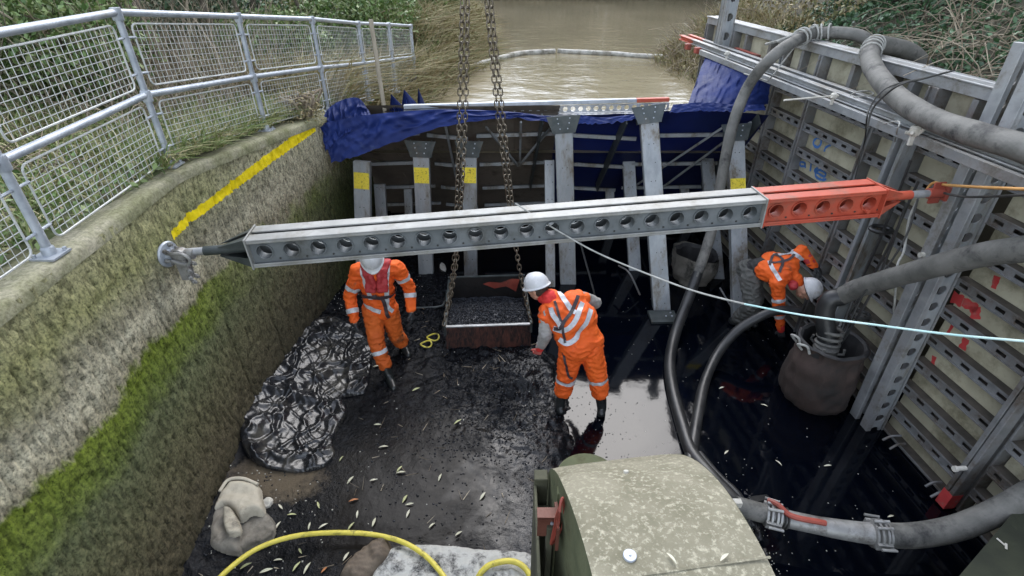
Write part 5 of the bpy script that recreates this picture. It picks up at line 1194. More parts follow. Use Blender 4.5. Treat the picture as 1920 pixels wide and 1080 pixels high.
# litter leaves
def leafmesh(L, w, cur):
    mb = MB(); rows = []
    for t in np.linspace(0, 1, 6):
        ww = w*math.sin(math.pi*min(1, t*.9+.06)); x = L*(t-.5); rows.append([Vector((x, -ww/2, cur*math.sin(math.pi*t)+ww*.2)), Vector((x, 0, cur*math.sin(math.pi*t))), Vector((x, ww/2, cur*math.sin(math.pi*t)+ww*.2))])
    mb.grid(rows); me = bpy.data.meshes.new('leaf'); me.from_pydata(mb.v, [], mb.f); return me
LME = []
for i, c in enumerate(((.50, .49, .36), (.56, .54, .42), (.42, .43, .22), (.38, .15, .05))):
    me = leafmesh(.085, .022, .006); M('fallen_leaf_%d' % i, c, tuple(k*.8 for k in c), .6, 0, 30, bump=0); me.materials.append(MATS['fallen_leaf_%d' % i]); LME.append(me)
LPX = [(657, 900, 60), (670, 964, 95), (759, 935, 70), (768, 945, 10), (765, 963, 75), (749, 879, 60), (752, 886, 5), (719, 838, 15), (597, 947, -60), (580, 986, 90), (606, 986, 40), (658, 987, 60), (701, 979, 85), (649, 1043, 70), (556, 1062, 60), (576, 1065, 75), (521, 1050, 5), (461, 1061, 30), (499, 1070, 25), (526, 950, -40), (547, 965, 5), (825, 895, 75), (521, 986, 80), (858, 791, 35), (708, 796, 3), (707, 687, 10), (563, 1033, -50), (860, 1000, 40), (700, 900, 20), (640, 860, 70), (810, 985, 50), (905, 930, 60), (780, 730, 30), (690, 1000, 20)]
def put_leaf(x, y, a, me, z=None, label=None, group=None, s=1.0):
    p = aZ(x, y, .08 if z is None else z)
    if z is None:
        zz = float(sludge_z(np.array([p.x]), np.array([p.y]))[0]); p = aZ(x, y, max(zz, 0)+.012)
    o = bpy.data.objects.new('fallen_leaf', me); COL.objects.link(o); o.location = p; o.rotation_euler = (random.uniform(-.2, .2), random.uniform(-.2, .2), R(a)); o.scale = (s, s, s)
    tag(o, label, 'leaf', group)
def leaf_place(x, y):
    if y > 1015: return 'narrow pale willow leaf on the silt below the yellow hose arch'
    if y > 975: return 'narrow pale willow leaf on the silt just above the yellow hose'
    if x < 620: return 'narrow pale willow leaf on the silt right of the cloth sack'
    if y > 900: return 'narrow pale willow leaf in the middle of the silt floor'
    return 'narrow pale willow leaf on the silt between the skip and the middle of the floor'
for i, (x, y, a) in enumerate(LPX): put_leaf(x, y, a, LME[i % 3], None, leaf_place(x, y), 'pale fallen leaves on the silt', random.uniform(.75, 1.15))
put_leaf(663, 938, 20, LME[3], None, 'orange brown leaf on the silt in the middle of the floor', None, 1.0); put_leaf(608, 1068, 60, LME[3], None, 'small orange leaf on the silt below the yellow hose arch', None, .8)
for (x, y, a) in ((1433, 760, -35), (1460, 868, -55), (1552, 873, 0), (1670, 968, 15), (1353, 727, 20), (1362, 848, 40), (1570, 700, 10)): put_leaf(x, y, a, LME[1], .006, 'pale leaf floating on the black water', 'pale leaves floating on the black water', .85)
for (x, y, a, lab) in ((1258, 1050, -58, 'white willow leaf lying on top of the concrete block'), (1357, 1048, 35, 'pale straw fragment on the concrete block near its right edge')):
    p = on_block(x, y); o = bpy.data.objects.new('fallen_leaf', LME[1]); COL.objects.link(o); o.location = p+Vector((0, 0, .012)); o.rotation_euler = (-.25, 0, R(a)); o.scale = (.6, .6, .6); tag(o, lab, 'leaf')
# floating specks and froth
n = 900; sx = np.random.normal(1.75, .25, n); sy = np.random.normal(2.7, .35, n); n2 = 120
sx = np.concatenate([sx, np.random.uniform(.7, 3.6, n2)]); sy = np.concatenate([sy, np.random.uniform(2.4, 6.3, n2)])
kind(pebbles('floating_specks', np.stack([sx, sy, sx*0+.001], 1), .0055, 'stone_pale'), 'stuff')
n = 260; sx = np.random.normal(.75, .25, n); sy = np.random.normal(3.7, .5, n)
kind(pebbles('floating_specks', np.stack([sx, sy, sx*0+.001], 1), .007, 'gravel_wet'), 'stuff')

# straw and small sticks stuck in the silt
n = 150; sx = np.random.uniform(-2.4, .3, n); sy = np.random.uniform(2.1, 6.2, n); sz = np.maximum(sludge_z(sx, sy), 0)+.008
hd = np.random.normal(size=(n, 3))*6; hd[:, 2] = 0
kind(blades('straw_litter', np.stack([sx, sy, sz], 1), .10, 'twig', None, .1, .0035, dirs=hd, droop=.0), 'stuff')

# ================================================================== PEOPLE
def capsule(p0, p1, r0, r1, n=14, sq=1.0, sqdir=None):
    p0 = Vector(p0); p1 = Vector(p1); d = (p1-p0); L = max(d.length, 1e-4); d = d/L
    a = (Vector(sqdir)-d*Vector(sqdir).dot(d)).normalized() if sqdir is not None else d.orthogonal().normalized(); c = d.cross(a); mb = MB(); rows = []
    for t in np.linspace(-90, 0, 5)[:-1]: rows.append((-r0*math.cos(R(90+t))*1.0 if False else math.sin(R(t))*r0, math.cos(R(t))*r0))
    rows.append((0, r0)); rows.append((L, r1))
    for t in np.linspace(0, 90, 5)[1:]: rows.append((L+math.sin(R(t))*r1, math.cos(R(t))*r1))
    b = 0
    for h_, rr in rows:
        rr = max(rr, .0015)
        for k in range(n): th = 2*math.pi*k/n; mb.v.append(tuple(p0+d*h_+a*math.cos(th)*rr*sq+c*math.sin(th)*rr))
    for i in range(len(rows)-1):
        for k in range(n): mb.f.append((i*n+k, i*n+(k+1) % n, (i+1)*n+(k+1) % n, (i+1)*n+k))
    mb.f.append(tuple(range(n))[::-1]); mb.f.append(tuple((len(rows)-1)*n+k for k in range(n))); return mb
def ell(c, rx, ry, rz, m=None):
    mb = MB(); bm = bmesh.new(); bmesh.ops.create_uvsphere(bm, u_segments=20, v_segments=12, radius=1)
    mm = Matrix.Translation(Vector(c)) @ (m.to_4x4() if m else Matrix.Identity(4)) @ Matrix.Diagonal((rx, ry, rz, 1))
    mb.v = [tuple(mm @ v.co) for v in bm.verts]; mb.f = [tuple(v.index for v in f.verts) for f in bm.faces]; bm.free(); return mb
def blob(name, prims, mat, parent, voxel=.013, smooth=3, wr=0.0, wf=14, seed=0, clip=None):
    mb = MB()
    for p in prims: mb.add(p.v, p.f)
    me = bpy.data.meshes.new('tmp'); me.from_pydata(mb.v, [], mb.f); o = bpy.data.objects.new('tmp', me); COL.objects.link(o)
    md = o.modifiers.new('r', 'REMESH'); md.mode = 'VOXEL'; md.voxel_size = voxel; md.use_smooth_shade = True
    if smooth: sm = o.modifiers.new('s', 'SMOOTH'); sm.iterations = smooth; sm.factor = .5
    dg = bpy.context.evaluated_depsgraph_get(); ev = o.evaluated_get(dg); res = bpy.data.meshes.new_from_object(ev)
    bpy.data.objects.remove(o); bpy.data.meshes.remove(me)
    if wr:
        for v in res.vertices:
            q = v.co*wf+Vector((seed, 0, 0)); f = 1-abs(2*noise.noise(Vector((q.x*.8, q.y*.8, q.z*1.5))))*1.6; f += .4*noise.noise(q*2.3)
            v.co += v.normal*wr*(f-.4)
    if clip:
        bm = bmesh.new(); bm.from_mesh(res)
        for co, no in clip:
            bmesh.ops.bisect_plane(bm, geom=bm.verts[:]+bm.edges[:]+bm.faces[:], plane_co=co, plane_no=no, clear_outer=True)
        bm.to_mesh(res); bm.free()
    res.name = name; res.materials.clear()
    return make(name, res, mat, parent, True)
def bvh_of(o):
    me = o.data; return BVHTree.FromPolygons([v.co.copy() for v in me.vertices], [tuple(p.vertices) for p in me.polygons])
def ringband(name, bv, c, axis, w, mat, parent, off=.006, n=56, R0=.6, a0=0, a1=360, ref=None, tilt=0):
    axis = Vector(axis).normalized(); u = Vector(ref)-axis*Vector(ref).dot(axis) if ref is not None else axis.orthogonal(); u.normalize(); v = axis.cross(u); rows = []; c = Vector(c)
    for j in (-.5, -.17, .17, .5):
        row = []
        for i in range(n+1):
            a = R(a0+(a1-a0)*i/n); d = u*math.cos(a)+v*math.sin(a); o_ = c+axis*w*j+axis*tilt*math.cos(a)
            hit = bv.ray_cast(o_+d*R0, -d, R0)
            p = hit[0]+hit[1]*off if hit[0] is not None else None
            row.append(p)
        last = next((q for q in row if q is not None), None)
        if last is None: return None
        for i in range(len(row)):
            if row[i] is None: row[i] = last
            last = row[i]
        rows.append(row)
    return build(name, MB().grid(rows), mat, parent, True)
def strap(name, bv, pts, w, mat, parent, off=.008, step=.015, th=None):
    pts = [bv.find_nearest(Vector(p))[0] for p in pts]; P = resample(spline(pts, 12), step); rows = []
    for _ in range(6):
        P = [bv.find_nearest(p)[0] for p in P]; P = [P[0]]+[(P[i-1]+P[i]*2+P[i+1])/4 for i in range(1, len(P)-1)]+[P[-1]]
    pn = []
    for p in P:
        h = bv.find_nearest(p); pn.append((p, h[1]))
    for _ in range(8): pn = [(pn[i][0], (pn[max(0, i-1)][1]+pn[i][1]+pn[min(len(pn)-1, i+1)][1]).normalized()) for i in range(len(pn))]
    for i, (p, n_) in enumerate(pn):
        t = (pn[min(i+1, len(pn)-1)][0]-pn[max(i-1, 0)][0])
        if t.length < 1e-5: continue
        s_ = n_.cross(t.normalized()).normalized(); row = []
        for k in (-.5, -.17, .17, .5):
            h = bv.find_nearest(p+s_*w*k); q = p+s_*w*k; q = q+n_*max(0, (h[0]-q).dot(n_))+n_*off
            row.append(q)
        rows.append(row)
    return build(name, MB().grid(rows), mat, parent, True)
def pad(name, bv, pts, w, th, mat, parent):      # padded strap with thickness
    pts = [bv.find_nearest(Vector(p))[0] for p in pts]; P = resample(spline(pts, 10), .02); prims = []
    for a, b in zip(P, P[1:]):
        ha, hb = bv.find_nearest(a), bv.find_nearest(b); s_ = ha[1].cross((hb[0]-ha[0]).normalized() if (hb[0]-ha[0]).length > 1e-5 else Vector((0, 0, 1))).normalized()
        for k in (-.35, 0, .35): prims.append(capsule(ha[0]+s_*w*k, hb[0]+s_*w*k, th, th, 8))
    return blob(name, prims, mat, parent, .011, 3, .003, 20)
def helmet(parent, c, m, s=1.0, peak=1):
    # m: rotation matrix, local x = face direction, z = crown
    prims = []; mb = MB(); rows = []
    for t in np.linspace(0, 1, 14):
        a = R(90*(1-t)); row = []
        for k in range(37):
            th = 2*math.pi*k/36; rx, ry = .138*s, .112*s; hz = .135*s
            q = Vector((rx*math.cos(a)**.85*math.cos(th), ry*math.cos(a)**.85*math.sin(th), hz*math.sin(a)))
            rdg = .006*s*math.exp(-(q.y/.018)**2)*(math.sin(a) > .2); q.z += rdg; row.append(Vector(c)+m @ q)
        rows.append(row)
    for e, dz in ((.004, -.002), (.010, -.008), (.012, -.014), (.006, -.016), (-.006, -.014)):
        row = []
        for k in range(37):
            th = 2*math.pi*k/36; pk = max(0, math.cos(th)) ** 3*(.055 if e > .012 else .03 if e > 0 else 0)*s*peak; q = Vector(((.138*s+e+pk)*math.cos(th), (.112*s+e)*math.sin(th), dz*s-pk*.25)); row.append(Vector(c)+m @ q)
        rows.append(row)
    o = build('helmet', MB().grid(rows), 'helmet_white', parent, True, angle=None)
    mb = MB()
    for th in (70, 110, 250, 290):
        q = Vector(c)+m @ Vector((.105*math.cos(R(th)), .09*math.sin(R(th)), .07)); mb.add(ell(q, .007, .007, .007).v, ell(q, .007, .007, .007).f)
    sub('vent', mb, 'cord_dark', o)
    # head band inside
    rows = []
    for z in (-.012, -.03):
        rows.append([Vector(c)+m @ Vector((.105*math.cos(t), .088*math.sin(t), z)) for t in np.linspace(0, 2*math.pi, 30)])
    sub('head_band', MB().grid(rows), 'black_cloth', o)
    return o
def headprims(c, m, neck):
    c = Vector(c); L = lambda x, y, z: c+m @ Vector((x, y, z))
    pr = [ell(c, .098, .078, .105, m), ell(L(.035, 0, -.055), .055, .055, .06, m), ell(L(.028, 0, -.085), .048, .045, .035, m),
          capsule(L(.092, 0, .015), L(.112, 0, -.022), .010, .016, 10), ell(L(.088, 0, -.062), .018, .025, .008, m), ell(L(.088, 0, -.075), .016, .022, .007, m),
          ell(L(.075, 0, .03), .03, .055, .012, m), capsule(L(-.02, 0, -.05), neck, .055, .06)]
    for s_ in (1, -1):
        pr += [ell(L(-.005, s_*.080, -.01), .018, .008, .030, m), ell(L(.055, s_*.04, -.02), .03, .025, .022, m), ell(L(.015, s_*.045, -.07), .03, .022, .02, m)]
    return pr
def handprims(w, d, up, r=1.0, curl=.9, side=1, spread=.0):
    """w wrist, d direction of hand, up: back-of-hand normal; five curled fingers"""
    d = Vector(d).normalized(); up = (Vector(up)-d*Vector(up).dot(d)).normalized(); s_ = d.cross(up)*side; w = Vector(w); P = []
    palm0, palm1 = w+d*.02, w+d*.085
    for k in (-1, 0, 1): P.append(capsule(palm0+s_*.018*k, palm1+s_*.026*k, .018*r, .016*r, 8))
    for k, ln in zip((-1.5, -.5, .5, 1.5), (.062, .078, .082, .07)):
        b = palm1+s_*k*.019; a1 = b+(d*math.cos(curl*.4)-up*math.sin(curl*.4)+s_*k*.05)*ln*.45; a2 = a1+(d*math.cos(curl)-up*math.sin(curl))*ln*.32; a3 = a2+(d*math.cos(curl*1.6)-up*math.sin(curl*1.6))*ln*.28
        P += [capsule(b, a1, .0105*r, .0098*r, 8), capsule(a1, a2, .0098*r, .009*r, 8), capsule(a2, a3, .009*r, .008*r, 8)]
    t0 = w+d*.03+s_*.028; t1 = t0+(d*.6+s_*.75-up*.2).normalized()*.038; t2 = t1+(d*.9+s_*.2-up*.4).normalized()*.03
    P += [capsule(t0, t1, .013*r, .0115*r, 8), capsule(t1, t2, .0115*r, .0095*r, 8)]
    return P
def bootprims(ank, knee, toe, r=.062, sole=.0):
    ank, knee, toe = Vector(ank), Vector(knee), Vector(toe); sh = (knee-ank)*.75; d = (toe-ank); d.z = 0; d.normalize(); f = Vector((ank.x, ank.y, max(sole, ank.z-.06)))
    return [capsule(ank, ank+sh, r*.88, r*1.08, 14), capsule(f+Vector((0, 0, .035))-d*.05, f+d*.05+Vector((0, 0, .04)), .046, .05, 12), capsule(f+d*.05+Vector((0, 0, .035)), f+d*.17+Vector((0, 0, .025)), .05, .040, 12), capsule(f-d*.04+Vector((0, 0, .02)), ank, .045, r*.9, 12), capsule(f+Vector((0, 0, .04)), ank+d*.02, .05, r*.88, 12)]
def rotm(face, crown):
    x = Vector(face).normalized(); z = (Vector(crown)-x*Vector(crown).dot(x)).normalized(); return Matrix((x, z.cross(x), z)).transposed()
def V(*a): return Vector(a)

# ---- worker one: walking towards the camera, looking down
p1 = thing('person', 'worker in orange suit and red lifejacket walking on the silt under the strut', 'person', (-1.45, 4.75, 0))
neck = V(-1.42, 4.72, 1.45); head = V(-1.415, 4.61, 1.575); hm = rotm((.22, -.82, -.62), (.06, -.55, .83))
shL, shR = V(-1.63, 4.76, 1.37), V(-1.22, 4.79, 1.38); elL, elR = V(-1.775, 4.76, 1.03), V(-1.13, 4.86, 1.08); wrL, wrR = V(-1.715, 4.60, .80), V(-1.115, 4.72, .86)
hipL, hipR = V(-1.56, 4.77, .86), V(-1.38, 4.80, .86); knL, knR = V(-1.51, 4.58, .50), V(-1.36, 4.84, .46); anL, anR = V(-1.40, 4.47, .13), V(-1.335, 5.05, .12)
chest = V(-1.45, 4.77, 1.24); waist = V(-1.47, 4.78, .98); pel = V(-1.47, 4.79, .86)
inner = headprims(head, hm, neck)+[capsule(neck, chest, .05, .09), capsule(chest, pel, .09, .09), capsule(shL, elL, .045, .038), capsule(elL, wrL, .036, .028), capsule(shR, elR, .045, .038), capsule(elR, wrR, .036, .028), capsule(chest, shL, .07, .045), capsule(chest, shR, .07, .045),
        capsule(hipL, knL, .07, .05), capsule(knL, anL, .045, .035), capsule(hipR, knR, .07, .05), capsule(knR, anR, .045, .035)]
blob('body', inner, 'skin', p1, .008, 2)
xd = (1, .05, 0)
jk = [capsule(chest+V(-.055, 0, 0), pel+V(-.045, 0, .0), .125, .130, 18, 1, None), capsule(chest+V(.055, 0, 0), pel+V(.045, 0, .0), .125, .130, 18), capsule(chest, neck+V(0, 0, -.06), .13, .085), capsule(shL, shR, .085, .085), capsule(pel+V(-.06, 0, -.0), pel+V(.06, 0, -.0), .135, .135),
      capsule(shL, elL, .082, .070), capsule(elL, wrL+(elL-wrL)*.12, .068, .055), capsule(shR, elR, .082, .070), capsule(elR, wrR+(elR-wrR)*.12, .068, .055), capsule(neck+V(0, .02, -.03), neck+V(0, .0, .02), .075, .07)]
jo = blob('jacket', jk, 'orange_cloth', p1, .012, 3, .009, 13, 1); jb = bvh_of(jo)
tr = [capsule(pel+V(-.05, 0, .0), pel+V(.05, 0, 0), .125, .125), capsule(hipL, knL, .110, .088), capsule(knL, anL.lerp(knL, .42), .086, .082), capsule(hipR, knR, .110, .09), capsule(knR, anR.lerp(knR, .38), .09, .092)]
to = blob('trousers', tr, 'orange_trouser', p1, .012, 3, .011, 13, 5); tb = bvh_of(to)
blob('boot', bootprims(anL, knL, anL+V(.10, -.2, 0), .056), 'rubber_boot', p1, .01, 3)
blob('boot', bootprims(anR, knR, anR+V(.10, -.2, 0), .056), 'rubber_boot', p1, .01, 3)
ringband('reflective_band', tb, knL.lerp(anL, .18), knL-anL, .045, 'reflective', to, R0=.2)
for a, b, ts in ((shL, elL, (.62,)), (elL, wrL, (.55,)), (shR, elR, (.45,)), (elR, wrR, (.30,))):
    for t in ts: ringband('reflective_band', jb, a.lerp(b, t), b-a, .05, 'reflective', jo, R0=.10)
fr_ = -.16
strap('reflective_band', jb, [V(-1.54, 4.86, 1.50), V(-1.56, 4.68, 1.42), V(-1.565, 4.6, 1.28), V(-1.52, 4.6, 1.14), V(-1.50, 4.6, 1.05)], .05, 'reflective', jo)
strap('reflective_band', jb, [V(-1.34, 4.9, 1.50), V(-1.30, 4.70, 1.42), V(-1.29, 4.6, 1.28), V(-1.32, 4.6, 1.12), V(-1.33, 4.6, .95)], .05, 'reflective', jo)
strap('reflective_band', jb, [V(-1.62, 4.75, 1.02), V(-1.58, 4.6, .97), V(-1.50, 4.55, .93), V(-1.42, 4.55, .91)], .05, 'reflective', jo)
strap('reflective_band', jb, [V(-1.35, 4.55, 1.02), V(-1.30, 4.6, .93), V(-1.27, 4.68, .90)], .045, 'reflective', jo)
lj = pad('lifejacket', jb, [V(-1.45, 4.95, 1.5), V(-1.53, 4.84, 1.52), V(-1.525, 4.68, 1.44), V(-1.515, 4.58, 1.3), V(-1.49, 4.57, 1.16)], .105, .028, 'lifejacket_red', p1)
pad('lifejacket', jb, [V(-1.42, 4.95, 1.5), V(-1.34, 4.84, 1.52), V(-1.345, 4.68, 1.44), V(-1.35, 4.58, 1.3), V(-1.37, 4.57, 1.16)], .10, .028, 'lifejacket_red', p1)
ringband('belt', jb, V(-1.455, 4.78, 1.10), (0.03, 0, 1), .042, 'webbing', jo, off=.022, R0=.24)
strap('harness_strap', jb, [V(-1.36, 4.5, 1.12), V(-1.35, 4.5, 1.0), V(-1.33, 4.5, .88), V(-1.31, 4.52, .80)], .04, 'webbing', jo, off=.02)
blob('glove', handprims(wrL, (.12, -.15, -1), (-1, -.3, 0), 1.25, .7, -1), 'glove_black', p1, .0055, 2)
blob('glove', handprims(wrR, (.08, -.25, -1), (1, -.3, 0), 1.25, .7, 1), 'glove_black', p1, .0055, 2)
helmet(p1, head+hm @ V(-.012, 0, .035), hm)
eb = MB()
for s_ in (1, -1): e_ = ell(head+hm @ V(.083, s_*.032, .008), .012, .013, .011, hm); eb.add(e_.v, e_.f)
build('eyes', eb, 'eye', p1, True)

# ---- worker two: bent over the skip with back to the camera
p2 = thing('person', 'worker with back to camera in orange vest over grey sleeves, leaning to the skip', 'person', (.72, 4.05, 0))
hipL, hipR = V(.60, 4.10, .82), V(.80, 4.13, .83); knL, knR = V(.56, 4.08, .45), V(.90, 4.08, .45); anL, anR = V(.515, 4.06, .08), V(.965, 4.03, .08)
pel = V(.70, 4.13, .88); mid = V(.62, 4.22, 1.10); chest = V(.53, 4.31, 1.20); neck = V(.39, 4.39, 1.28); head = V(.255, 4.46, 1.33)
shL, shR = V(.335, 4.27, 1.17), V(.68, 4.41, 1.26); elL, elR = V(.335, 4.16, .97), V(.87, 4.52, 1.12); wrL, wrR = V(.285, 4.20, .76), V(.80, 4.68, .95)
hm = rotm((-.80, .45, -.42), (-.30, .25, .92))
inner = headprims(head, hm, neck)+[capsule(neck, chest, .05, .09), capsule(chest, pel, .09, .09), capsule(shL, elL, .045, .038), capsule(elL, wrL, .036, .028), capsule(shR, elR, .045, .038), capsule(elR, wrR, .036, .028), capsule(chest, shL, .07, .045), capsule(chest, shR, .07, .045), capsule(hipL, knL, .07, .05), capsule(knL, anL, .045, .035), capsule(hipR, knR, .07, .05), capsule(knR, anR, .045, .035)]
blob('body', inner, 'skin', p2, .008, 2)
up = (chest-pel).normalized(); sd_ = (shR-shL).normalized()
vj = [capsule(chest-sd_*.09, pel-sd_*.075, .14, .15, 18), capsule(chest+sd_*.09, pel+sd_*.075, .14, .15, 18), capsule(shL+sd_*.02, shR-sd_*.02, .088, .088), capsule(chest, neck, .13, .08), capsule(pel-sd_*.08, pel+sd_*.08, .155, .155), capsule(mid-sd_*.07, mid+sd_*.08, .155, .165), capsule(shL+sd_*.03, shL.lerp(elL, .25), .085, .082), capsule(shR-sd_*.03, shR.lerp(elR, .2), .085, .082)]
vo = blob('vest', vj, 'orange_cloth', p2, .012, 3, .010, 11, 2); vb = bvh_of(vo)
so_ = blob('sleeve', [capsule(shL, elL, .068, .068), capsule(elL, wrL+(elL-wrL)*.15, .066, .05)], 'grey_knit', p2, .011, 2, .008, 16); 
blob('sleeve', [capsule(shR, elR, .068, .068), capsule(elR, wrR+(elR-wrR)*.1, .066, .05)], 'grey_knit', p2, .011, 2, .008, 16)
blob('cuff', [capsule(wrL+(elL-wrL)*.22, wrL+(elL-wrL)*.02, .046, .044)], 'hood_red', p2, .009, 1)
blob('cuff', [capsule(wrR+(elR-wrR)*.2, wrR, .046, .044)], 'hood_red', p2, .009, 1)
blob('glove', handprims(wrL, (-.25, .3, -1), (0, -1, 0), 1.15, .9, 1), 'glove_red', p2, .0055, 2)
blob('glove', handprims(wrR, (-.5, .5, -.6), (1, -.3, 0), 1.15, .9, 1), 'glove_red', p2, .0055, 2)
blob('hood', [capsule(neck+V(-.01, -.03, .0), neck+V(.05, -.05, -.05), .085, .09), capsule(neck+V(-.06, .02, -.02), neck+V(.08, .0, -.06), .075, .075), capsule(neck+V(.02, -.05, -.02), shL+V(.06, -.0, .04), .07, .05), capsule(neck+V(-.03, -.05, -.05), neck+V(-.06, -.07, -.12), .05, .04)], 'hood_red', p2, .011, 3, .007, 16)
tr = [capsule(pel-sd_*.05, pel+sd_*.05, .13, .13), capsule(hipL, knL, .13, .10), capsule(knL, anL.lerp(knL, .60), .10, .095), capsule(hipR, knR, .132, .10), capsule(knR, anR.lerp(knR, .60), .10, .096)]
to = blob('trousers', tr, 'orange_cloth', p2, .012, 3, .011, 12, 8); tb = bvh_of(to)
for k, a in ((knL, anL), (knR, anR)): ringband('reflective_band', tb, k.lerp(a, -.02), k-a, .045, 'reflective', to, R0=.2)
for a_, k_, t_ in ((anL, knL, V(-.04, .2, 0)), (anR, knR, V(.05, .2, 0))): blob('boot', bootprims(a_+V(0, 0, 0), k_, a_+t_, .058, -.04), 'rubber_boot', p2, .01, 3)
bk_ = V(0, -.25, .0)+up*0
def onb(t, s_): return pel.lerp(chest, t)+sd_*s_+V(-.05, -.2, .08)
strap('reflective_band', vb, [onb(.30, -.17)+V(0, .1, 0), onb(.26, -.08), onb(.30, .04), onb(.42, .13), onb(.52, .2)+V(0, .15, 0)], .05, 'reflective', vo)
strap('reflective_band', vb, [onb(.62, -.17)+V(0, .1, 0), onb(.54, -.08), onb(.60, .03), onb(.75, .12), onb(.88, .2)+V(0, .1, 0)], .05, 'reflective', vo)
strap('reflective_band', vb, [onb(1.28, .06)+V(0, .2, 0), onb(1.12, .10), onb(.98, .12), onb(.84, .14)], .05, 'reflective', vo)
strap('reflective_band', vb, [onb(1.2, -.12)+V(0, .05, 0), onb(1.0, -.12), onb(.80, -.11), onb(.66, -.09)], .05, 'reflective', vo)
strap('harness_strap', vb, [onb(1.25, -.02)+V(0, .1, 0), onb(1.0, -.03), onb(.7, -.06), onb(.45, -.1), onb(.25, -.14)], .026, 'webbing', vo, off=.012)
strap('harness_strap', vb, [onb(1.0, .19)+V(0, .1, .05), onb(.92, .08), onb(.78, -.02), onb(.66, -.12), onb(.6, -.2)+V(0, .1, 0)], .036, 'webbing', vo, off=.014)
strap('harness_strap', tb, [hipL+V(-.12, -.1, .05), hipL+V(-.08, -.15, -.1), knL+V(.02, -.12, .12), knL+V(.08, -.1, .1)], .025, 'webbing', to, off=.01)
helmet(p2, head+hm @ V(-.012, 0, .038), hm)
blob('hair', [ell(head+hm @ V(-.035, 0, -.01), .078, .083, .085, hm), ell(head+hm @ V(-.05, 0, -.05), .05, .06, .045, hm)], 'hair', p2, .008, 1, .003, 40)
eb = MB()
for s_ in (1, -1): e_ = ell(head+hm @ V(.083, s_*.032, .008), .012, .013, .011, hm); eb.add(e_.v, e_.f)
build('eyes', eb, 'eye', p2, True)

# ---- worker three: bent double by the shoring wall
p3 = thing('person', 'worker in orange jacket and grey trousers bent double beside the shoring wall', 'person', (3.1, 5.5, 0))
pel = V(2.99, 5.64, .84); mid = V(3.14, 5.52, .97); chest = V(3.27, 5.40, .99); neck = V(3.40, 5.29, .90); head = V(3.50, 5.22, .82)
shA, shB = V(3.36, 5.47, 1.06), V(3.15, 5.25, .90); elA, elB = V(3.46, 5.50, 1.20), V(3.235, 5.19, .56); wrA, wrB = V(3.60, 5.40, 1.05), V(3.305, 5.13, .30)
hipA, hipB = V(3.02, 5.72, .82), V(2.96, 5.56, .80); knA, knB = V(3.10, 5.52, .48), V(3.02, 5.40, .47); anA, anB = V(3.10, 5.68, .08), V(2.98, 5.62, .08)
hm = rotm((.45, -.30, -.85), (.80, -.45, .30))
inner = headprims(head, hm, neck)+[capsule(neck, chest, .05, .09), capsule(chest, pel, .09, .09), capsule(shA, elA, .045, .038), capsule(elA, wrA, .036, .028), capsule(shB, elB, .045, .038), capsule(elB, wrB, .036, .028), capsule(chest, shA, .06, .04), capsule(chest, shB, .06, .04), capsule(hipA, knA, .07, .05), capsule(knA, anA, .045, .035), capsule(hipB, knB, .07, .05), capsule(knB, anB, .045, .035)]
blob('body', inner, 'skin', p3, .008, 2)
sd_ = (shB-shA).normalized()
jk = [capsule(chest-sd_*.07, mid-sd_*.06, .135, .14), capsule(chest+sd_*.07, mid+sd_*.06, .135, .14), capsule(shA, shB, .095, .095), capsule(chest, neck, .12, .08), capsule(shA, elA, .082, .072), capsule(elA, wrA, .07, .052), capsule(shB, elB, .082, .068), capsule(elB, wrB+(elB-wrB)*.15, .066, .052)]
jo = blob('jacket', jk, 'orange_cloth', p3, .012, 3, .009, 13, 4); jb = bvh_of(jo)
blob('lower_vest', [capsule(mid.lerp(pel, .15), pel.lerp(mid, .2), .135, .135)], 'black_cloth', p3, .012, 2, .006)
tr = [capsule(pel+V(-.02, .03, 0), pel+V(.03, -.03, 0), .13, .13), capsule(hipA, knA, .125, .10), capsule(knA, anA.lerp(knA, .2), .10, .09), capsule(hipB, knB, .125, .10), capsule(knB, anB.lerp(knB, .2), .10, .09)]
blob('trousers', tr, 'grey_trouser', p3, .012, 3, .013, 14, 3)
for a_, k_ in ((anA, knA), (anB, knB)): blob('boot', bootprims(a_, k_, a_+V(.15, -.15, 0), .056, -.03), 'rubber_boot', p3, .01, 3)
blob('collar', [capsule(neck+V(-.05, .0, .0), neck+V(-.02, -.0, .0), .066, .058), capsule(neck+V(-.07, -.07, -.02), neck+V(-.04, .06, .0), .055, .055)], 'lifejacket_red', p3, .011, 3, .006, 16)
ub = V(-.05, -.06, .2)
strap('harness_strap', jb, [shA+ub, chest+ub, mid+sd_*.10+ub], .032, 'webbing', jo, off=.012); strap('harness_strap', jb, [shB+ub+V(.02, .05, 0), chest+ub+V(-.03, 0, 0), mid-sd_*.08+ub], .032, 'webbing', jo, off=.012)
strap('harness_strap', jb, [chest.lerp(mid, .9)-sd_*.12+ub, chest.lerp(mid, .9)+ub, chest.lerp(mid, .9)+sd_*.12+ub], .03, 'webbing', jo, off=.012)
strap('reflective_band', jb, [shA.lerp(mid, .1)+V(.03, .05, .15), shA.lerp(mid, .5)+V(0, .02, .2), shA.lerp(mid, .95)+V(0, 0, .15)], .045, 'reflective', jo)
strap('reflective_band', jb, [shB.lerp(mid, .0)+V(-.02, -.08, .1), shB.lerp(mid, .5)+V(-.05, -.05, .1), shB.lerp(mid, .95)+V(-.05, -.03, .1)], .045, 'reflective', jo)
for a, b, t in ((shB, elB, .6), (elB, wrB, .3), (shA, elA, .55)): ringband('reflective_band', jb, a.lerp(b, t), b-a, .045, 'reflective', jo, R0=.10)
blob('cuff', [capsule(elA.lerp(wrA, .45), elA.lerp(wrA, .8), .060, .054)], 'lifejacket_red', p3, .010, 1)
